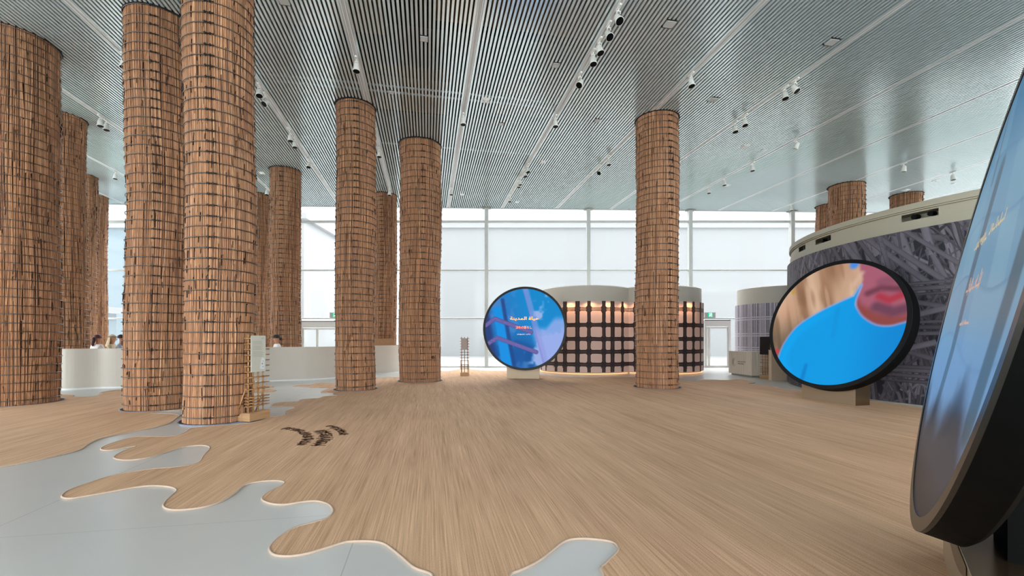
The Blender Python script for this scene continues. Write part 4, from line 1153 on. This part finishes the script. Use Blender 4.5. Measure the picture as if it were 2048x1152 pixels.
def make_screen(c, az, ti, Rs, Ro, depth, paint, label, bez, nr=90, ns=420, gain=1.0):
    X, Y, Z = c
    n = Vector((-sin(az)*cos(ti), -cos(az)*cos(ti), sin(ti))); u = Vector((cos(az), -sin(az), 0)); v = n.cross(u)
    C = Vector((X, Y, EYE+Z)); Mx = Matrix(((u.x,v.x,n.x,C.x),(u.y,v.y,n.y,C.y),(u.z,v.z,n.z,C.z),(0,0,0,1)))
    t = bpy.data.objects.new('round_screen', None); COL.objects.link(t); t.matrix_world = Mx; tag(t, label, 'screen')
    rr = np.linspace(0, 1, nr+1)[1:]; aa = np.linspace(0, 2*pi, ns, endpoint=False)
    A_, R_ = np.meshgrid(aa, rr); U = (R_*np.cos(A_)).ravel(); V = (R_*np.sin(A_)).ravel(); U = np.append(U, 0); V = np.append(V, 0)
    col = paint(U, V)/255.; lin = np.where(col <= .04045, col/12.92, ((col+.055)/1.055)**2.4)*gain
    vs = [(U[i]*Rs, V[i]*Rs, 0.0) for i in range(len(U))]; fs = []
    for i in range(nr-1):
        for j in range(ns): k = (j+1) % ns; fs.append((i*ns+j, (i+1)*ns+j, (i+1)*ns+k, i*ns+k))
    ce = len(U)-1
    for j in range(ns): fs.append((ce, j, (j+1) % ns))
    m = MB(); m.add(vs, fs, [tuple(x) for x in lin]); m.build('display', M_SCR, t)
    m = MB(); m.lathe([(Ro, -0.012), (Ro, 0.006), (Rs, 0.006), (Rs-.003, -0.002)][0:], 160)
    m.build('bezel', bez, t)
    m = MB(); m.lathe([(0.02, -depth), (Ro-.02, -depth), (Ro, -depth+.02), (Ro, -0.012)][0:], 160); m.disc(Ro-.02, -depth, 160, up=False); m.build('housing', M_RIM, t)
    return t, u, v, n, C
M_SCR = mat_screen('lit_display', 2 ** -EXPO)
# centre screen
s1, u1, v1, n1, C1 = make_screen((.418, 15.25, .35), .14, .08, 1.35, 1.425, .27, paint_city, 'round screen showing blue facade and clouds with orange captions, mid hall', M_BEZEL, 70, 320)
s2, u2, v2, n2, C2 = make_screen((6.898, 9.712, .322), 1.167, .247, 1.35, 1.432, .28, paint_face, 'round screen showing a blurred person in a bright blue top, before the rotunda', M_BEZEL, 100, 460)
s3, u3, v3, n3, C3 = make_screen((2.587, 2.504, .323), 2.265, .192, 1.344, 1.42, .178, paint_tower, 'nearest and largest round screen, tilted, pale blue tiled facade with faint captions', M_BEZEL3, 110, 520, .8)

# captions on the displays
M_TXT_Y = emissive('caption_yellow', (255, 176, 40), 1.0); M_TXT_O = emissive('caption_orange', (246, 130, 60), 1.0); M_TXT_W = emissive('caption_white', (206, 196, 196), 1.0)
M_TXT_F = emissive('caption_faint', (168, 152, 124), 0.9)
def caption(body, parent, x0, x1, yc, mat, height=None, bold=0.0):
    cu = bpy.data.curves.new('caption', 'FONT'); cu.body = body; cu.size = 1; cu.offset = bold
    o = bpy.data.objects.new('caption', cu); COL.objects.link(o)
    dg = bpy.context.evaluated_depsgraph_get(); me = bpy.data.meshes.new_from_object(o.evaluated_get(dg))
    bpy.data.objects.remove(o)
    co = np.array([v.co[:] for v in me.vertices]); 
    if len(co) == 0: return
    mn, mx = co.min(0), co.max(0); sx = (x1-x0)/(mx[0]-mn[0]); sy = sx if height is None else height/(mx[1]-mn[1])
    for v in me.vertices:
        v.co = (x0 + (v.co.x-mn[0])*sx, yc + (v.co.y-(mn[1]+mx[1])/2)*sy, 0.004)
    me.materials.clear(); me.materials.append(mat)
    q = bpy.data.objects.new('caption', me); COL.objects.link(q); q.parent = parent
    return q
R1 = 1.35
caption('\uFE94\uFEE8\uFEF3\uFEAA\uFEE4\uFEDF\uFE8D \uFE93\uFE8E\uFEF4\uFEA3', s1, -.366*R1, .365*R1, .24*R1, M_TXT_Y, .105*R1, .02)
caption('\u90fd\u4f1a\u306e\u66ae\u3089\u3057', s1, -.225*R1, .191*R1, .02*R1, M_TXT_O, .075*R1, .015)
caption('U R B A N   L I F E', s1, -.179*R1, .149*R1, -.155*R1, M_TXT_W, .03*R1, .01)
def faint_marks(parent, x0, x1, yc, h, n, mat, seed, name='caption'):
    rg = random.Random(seed); m = MB()
    for i in range(n):
        x = lerp(x0, x1, (i+rg.random())/n); k = rg.random(); w = .007
        if k < .5: m.box(x-w, yc-h*.5*rg.random(), .003, x+w, yc+h*.5*rg.random(), .004)
        else: m.box(x-(x1-x0)/n*.8, yc-w+rg.uniform(-h/3,h/3), .003, x+(x1-x0)/n*.6, yc+w+rg.uniform(-h/3,h/3)*0, .004) if False else m.box(x-(x1-x0)/n*.8, yc-h*.25-w, .003, x+(x1-x0)/n*.6, yc-h*.25+w, .004)
    m.build(name, mat, parent)
faint_marks(s3, -.36*1.35, -.05*1.35, .195*1.35, .08, 16, M_TXT_F, 1); faint_marks(s3, .0, .32*1.35, .205*1.35, .08, 16, M_TXT_F, 2)
M_TXT_F2 = emissive('caption_faint_orange', (168, 136, 122), 0.9)
faint_marks(s3, -.24*1.35, .14*1.35, -.005*1.35, .12, 22, M_TXT_F2, 3); faint_marks(s3, -.15*1.35, .12*1.35, -.175*1.35, .03, 14, M_TXT_F2, 5)

# plinths
def plinth(cx_, cy_, az, wid, dep, h, label, side, back=.06):
    t = empty('screen_plinth', (cx_, cy_, 0), -az); tag(t, label, 'plinth')
    m = MB(); m.box(-wid/2, 0, 0.012, wid/2, .004, h); m.build('front_panel', M_BRONZE, t)
    m = MB(); m.box(-wid/2, .004, 0.012, wid/2, dep, h); m.build('body', side, t)
    m = MB(); m.box(-wid*.14, back, h, wid*.14, dep-.04, h+.45); m.build('mast', M_RIM, t)
    m = MB(); n_ = 14; vs = [(wid*.30*(2*i/n_-1), -.004, h-.002) for i in range(n_+1)] + [(wid*.30*(2*i/n_-1), -.004, h-.05-.07*(1-(2*i/n_-1)**2)) for i in range(n_+1)]
    m.add(vs, [(i, n_+1+i, n_+2+i, i+1) for i in range(n_)]); m.build('mount_plate', M_GROOVE_B, t)
    return t
p = plinth((1046.2-CX)/FPX*15.55, 15.56, .086, 1.13, .4, .42, 'champagne metal plinth under the centre screen', M_MIRROR)
a_, b_ = fl(1602.6,796.6), fl(1712,813)
p = plinth((a_[0]+b_[0])/2, (a_[1]+b_[1])/2, math.atan2(-(b_[1]-a_[1]), b_[0]-a_[0]), 1.28, .38, .45, 'champagne metal plinth under the screen before the rotunda', M_MIRROR)
azp = 2.25; up = Vector((cos(azp), -sin(azp))); corner = Vector((2.0, 1.94)); ctr = corner - up*0.0
cc = corner - up*(.6)      # the near end sits at the corner
p = plinth(cc.x, cc.y, azp, 1.2, .36, .32, 'champagne metal plinth under the nearest screen', M_MIRROR, .16)

# ------------------------------------------------------------------ slatted bamboo sign stands
def sign_stand(loc, rz, wid, dep, H, verts, levels, panel, label, wood, brace=True, pan_mat=None, base_h=.14, ink=True):
    """front faces local -y, width along x"""
    t = empty('sign_stand', (loc[0], loc[1], 0), rz); tag(t, label, 'sign stand')
    z0 = loc[2] if len(loc) > 2 else 0.0
    m = MB(); m.box(-wid/2, 0, z0, wid/2, dep*.45, z0+base_h); 
    base = m.build('base', M_PLY, t, bevel=.004)
    if brace:
        m = MB(); m.add([(-wid/2+.0,dep*.45,z0),(wid/2,dep*.45,z0),(wid/2,dep,z0),(-wid/2,dep,z0),(-wid/2,dep*.45,z0+base_h),(wid/2,dep*.45,z0+base_h),(wid/2,dep,z0+.03),(-wid/2,dep,z0+.03)],
              [(0,3,2,1),(4,5,6,7),(0,1,5,4),(1,2,6,5),(2,3,7,6),(3,0,4,7)]); m.build('base_wedge', M_PLY, t)
    for v in verts:
        m = MB(); m.tube([(v, .06, z0+base_h-.02), (v, .06, H)], .0125, 8); m.build('upright', wood, t, smooth=True)
    for i, z in enumerate(levels):
        m = MB(); e = .03
        for yy in (.035, .085): m.tube([(-wid/2-e+.015, yy, z), (wid/2+e-.015, yy, z+.002)], .0095, 7)
        o = m.build('crossbar', wood, t, smooth=True)
        for v in verts:
            m = MB(); m.lathe([(.0,-.018),(.021,-.013),(.024,0),(.021,.013),(0,.018)], 8, cx=v, cy=.06, M=Matrix.Translation((0,0,z)))
            m.build('lashing', M_KNOT, o)
    if brace:
        for s in (-1, 1):
            m = MB(); m.tube([(s*wid*.46, .09, z0+.55), (s*wid*.46, dep-.03, z0+.04)], .011, 8); m.build('brace', wood, t, smooth=True)
    x0, x1, pz0, pz1 = panel
    m = MB(); rc = .02; n = 6; pts = []
    for (cx_, cz_, a0) in ((x1-rc,pz1-rc,0),(x0+rc,pz1-rc,90),(x0+rc,pz0+rc,180),(x1-rc,pz0+rc,270)):
        for k in range(n+1): a = radians(a0+90*k/n); pts.append((cx_+rc*cos(a), cz_+rc*sin(a)))
    N = len(pts); vs = [(p[0], .012, p[1]) for p in pts] + [(p[0], .022, p[1]) for p in pts]
    m.add(vs, [tuple(range(N)), tuple(range(N, 2*N))[::-1]] + [(i, i+N, (i+1) % N + N, (i+1) % N) for i in range(N)])
    pn = m.build('sign_panel', pan_mat or M_PANEL, t)
    if ink:
        m = MB(); w = x1-x0; h = pz1-pz0; r2 = random.Random(3)
        for k in range(17):
            z = pz1 - h*.16 - k*h*.026
            if k in (4, 10): continue
            m.box(x0+w*.12, .010, z, x0+w*(.12+r2.uniform(.55,.74)), .012, z+h*.007)
        m.tube([(x1-w*.3, .0105, pz1-h*.09), (x1-w*.26, .0105, pz1-h*.06), (x1-w*.2, .0105, pz1-h*.055), (x1-w*.14, .0105, pz1-h*.075), (x1-w*.3, .0105, pz1-h*.092)], .0022, 4)
        m.build('printed_text', M_PRINTINK, pn)
        m = MB(); m.add([(x1-w*.42,.0105,pz0+h*.08),(x1-w*.1,.0105,pz0+h*.06),(x1-w*.09,.0105,pz0+h*.36),(x1-w*.26,.0105,pz0+h*.4),(x1-w*.33,.0105,pz0+h*.34)], [(0,1,2,3,4)]); mp_ = m.build('map_print', M_MAP, pn)
        m = MB()
        for (a, c, s_) in ((.2,.12,.012),(.24,.2,.016),(.2,.28,.01)): m.box(x1-w*a-s_, .0098, pz0+h*c, x1-w*a+s_, .0102, pz0+h*c+s_*1.6)
        m.build('map_marks', M_PRINTINK, mp_)
    return t
a_, b_ = fl(499.3,845.4), fl(540.4,835.8)
ax = Vector((b_[0]-a_[0], b_[1]-a_[1])); w_ = ax.length; ang = atan2(ax.y, ax.x)
mid = ((a_[0]+b_[0])/2, (a_[1]+b_[1])/2)
lv = [1.40, 1.31, 1.215, 1.12, 1.025, .93, .835, .74, .64, .54] + [.405, .355, .305, .255]
sign_stand((mid[0], mid[1], .012), ang, w_, .34, 1.47, [-w_*.42, -w_*.20, w_*.04, w_*.28], lv, (-w_*.40, w_*.30, .83, 1.45), 'bamboo lattice sign stand with cream text panel, at the foot of the nearest column', M_BAMBOO)
p_ = fl(928.8, 752.5)
sign_stand((p_[0], p_[1], .012), 0, .31, .3, 1.46, [-.11, 0, .115], [1.40,1.3,1.2,1.1,.99,.89,.79,.68,.58,.42,.37,.32,.27], (-.125, .11, .985, 1.41), 'small bamboo lattice sign stand with grey panel beside the centre screen', M_BAMBOO_D, pan_mat=M_PANEL_G, base_h=.13, ink=False)
a_, b_ = fl(1518.8,756.4), fl(1542.4,759.8)
ax = Vector((b_[0]-a_[0], b_[1]-a_[1])); w_ = ax.length; ang = atan2(ax.y, ax.x); mid = ((a_[0]+b_[0])/2, (a_[1]+b_[1])/2)
sign_stand((mid[0], mid[1], .0), ang, w_, .3, 1.47, [-w_*.36, -w_*.14, w_*.08, w_*.26, w_*.44], [1.35,1.22,1.1,.98,.86,.76,.66,.56,.4,.34,.28,.22], (-w_*.5, w_*.34, .84, 1.46), 'bamboo lattice stand with a black panel beside the fluted counter', M_BAMBOO, brace=False, pan_mat=M_BLACKP, base_h=.13, ink=False)

# ------------------------------------------------------------------ boxed counters on the right
a_ = Vector((8.49, 17.62)); b_ = Vector((8.63, 16.2)); ax = (b_-a_); w_ = ax.length; ax.normalize()
t = empty('welcome_counter', (a_.x, a_.y, 0), atan2(ax.y, ax.x)); tag(t, 'pale fluted wooden counter with an engraved emblem, near the glass door', 'counter')
m = MB(); m.box(0, 0.0, .06, w_, .62, .90)
m.build('body', M_LIGHTWOOD, t, bevel=.006)
m = MB()
for k in range(46):
    x = w_*(k+.5)/46; m.box(x-.0125, -.006, .065, x+.0125, .001, .895)
m.build('fluted_front', M_LIGHTWOOD, t)
m = MB(); m.box(-.008, -.012, .9, w_+.008, .63, .915); m.build('top', M_CREAM, t)
m = MB(); m.box(.08, .06, 0, w_-.05, .56, .06); m.build('kick_base', M_SKIRT, t)
m = MB(); cx_, cz_ = w_*.24, .5
m.tube([(cx_+.085*cos(a*2*pi/28), -.008, cz_+.15*sin(a*2*pi/28)) for a in range(3, 27)], .006, 5)
m.tube([(cx_+.045*cos(a*2*pi/20), -.008, cz_+.09*sin(a*2*pi/20)) for a in range(2, 15)], .005, 5); m.tube([(cx_-.03,-.008,cz_-.1),(cx_-.01,-.008,cz_),(cx_-.02,-.008,cz_+.1)], .005, 5)
m.build('emblem', M_LOGO, t)
m = MB(); r2 = random.Random(8)
for row, (z, n_) in enumerate(((.53, 16), (.455, 14))):
    for k in range(n_):
        x = w_*.42 + k*.029; h_ = .045*r2.uniform(.6, 1)
        m.box(x, -.010, z-.02, x+.006, -.006, z-.02+h_); m.box(x, -.010, z-.02+h_*r2.random(), x+.02, -.006, z-.014+h_*r2.random()+.004)
m.build('engraved_text', M_LOGO, t)
t = empty('beige_counter', (8.65, 15.0, 0)); tag(t, 'plain beige block counter partly hidden by the screen before the rotunda', 'counter')
m = MB(); m.box(0, 0, 0, .50, .17, 1.0); m.build('body', M_BEIGE, t, bevel=.005)
m = MB(); m.box(-.005, -.005, 1.0, .505, .175, 1.02); m.build('top', M_CREAM, t)
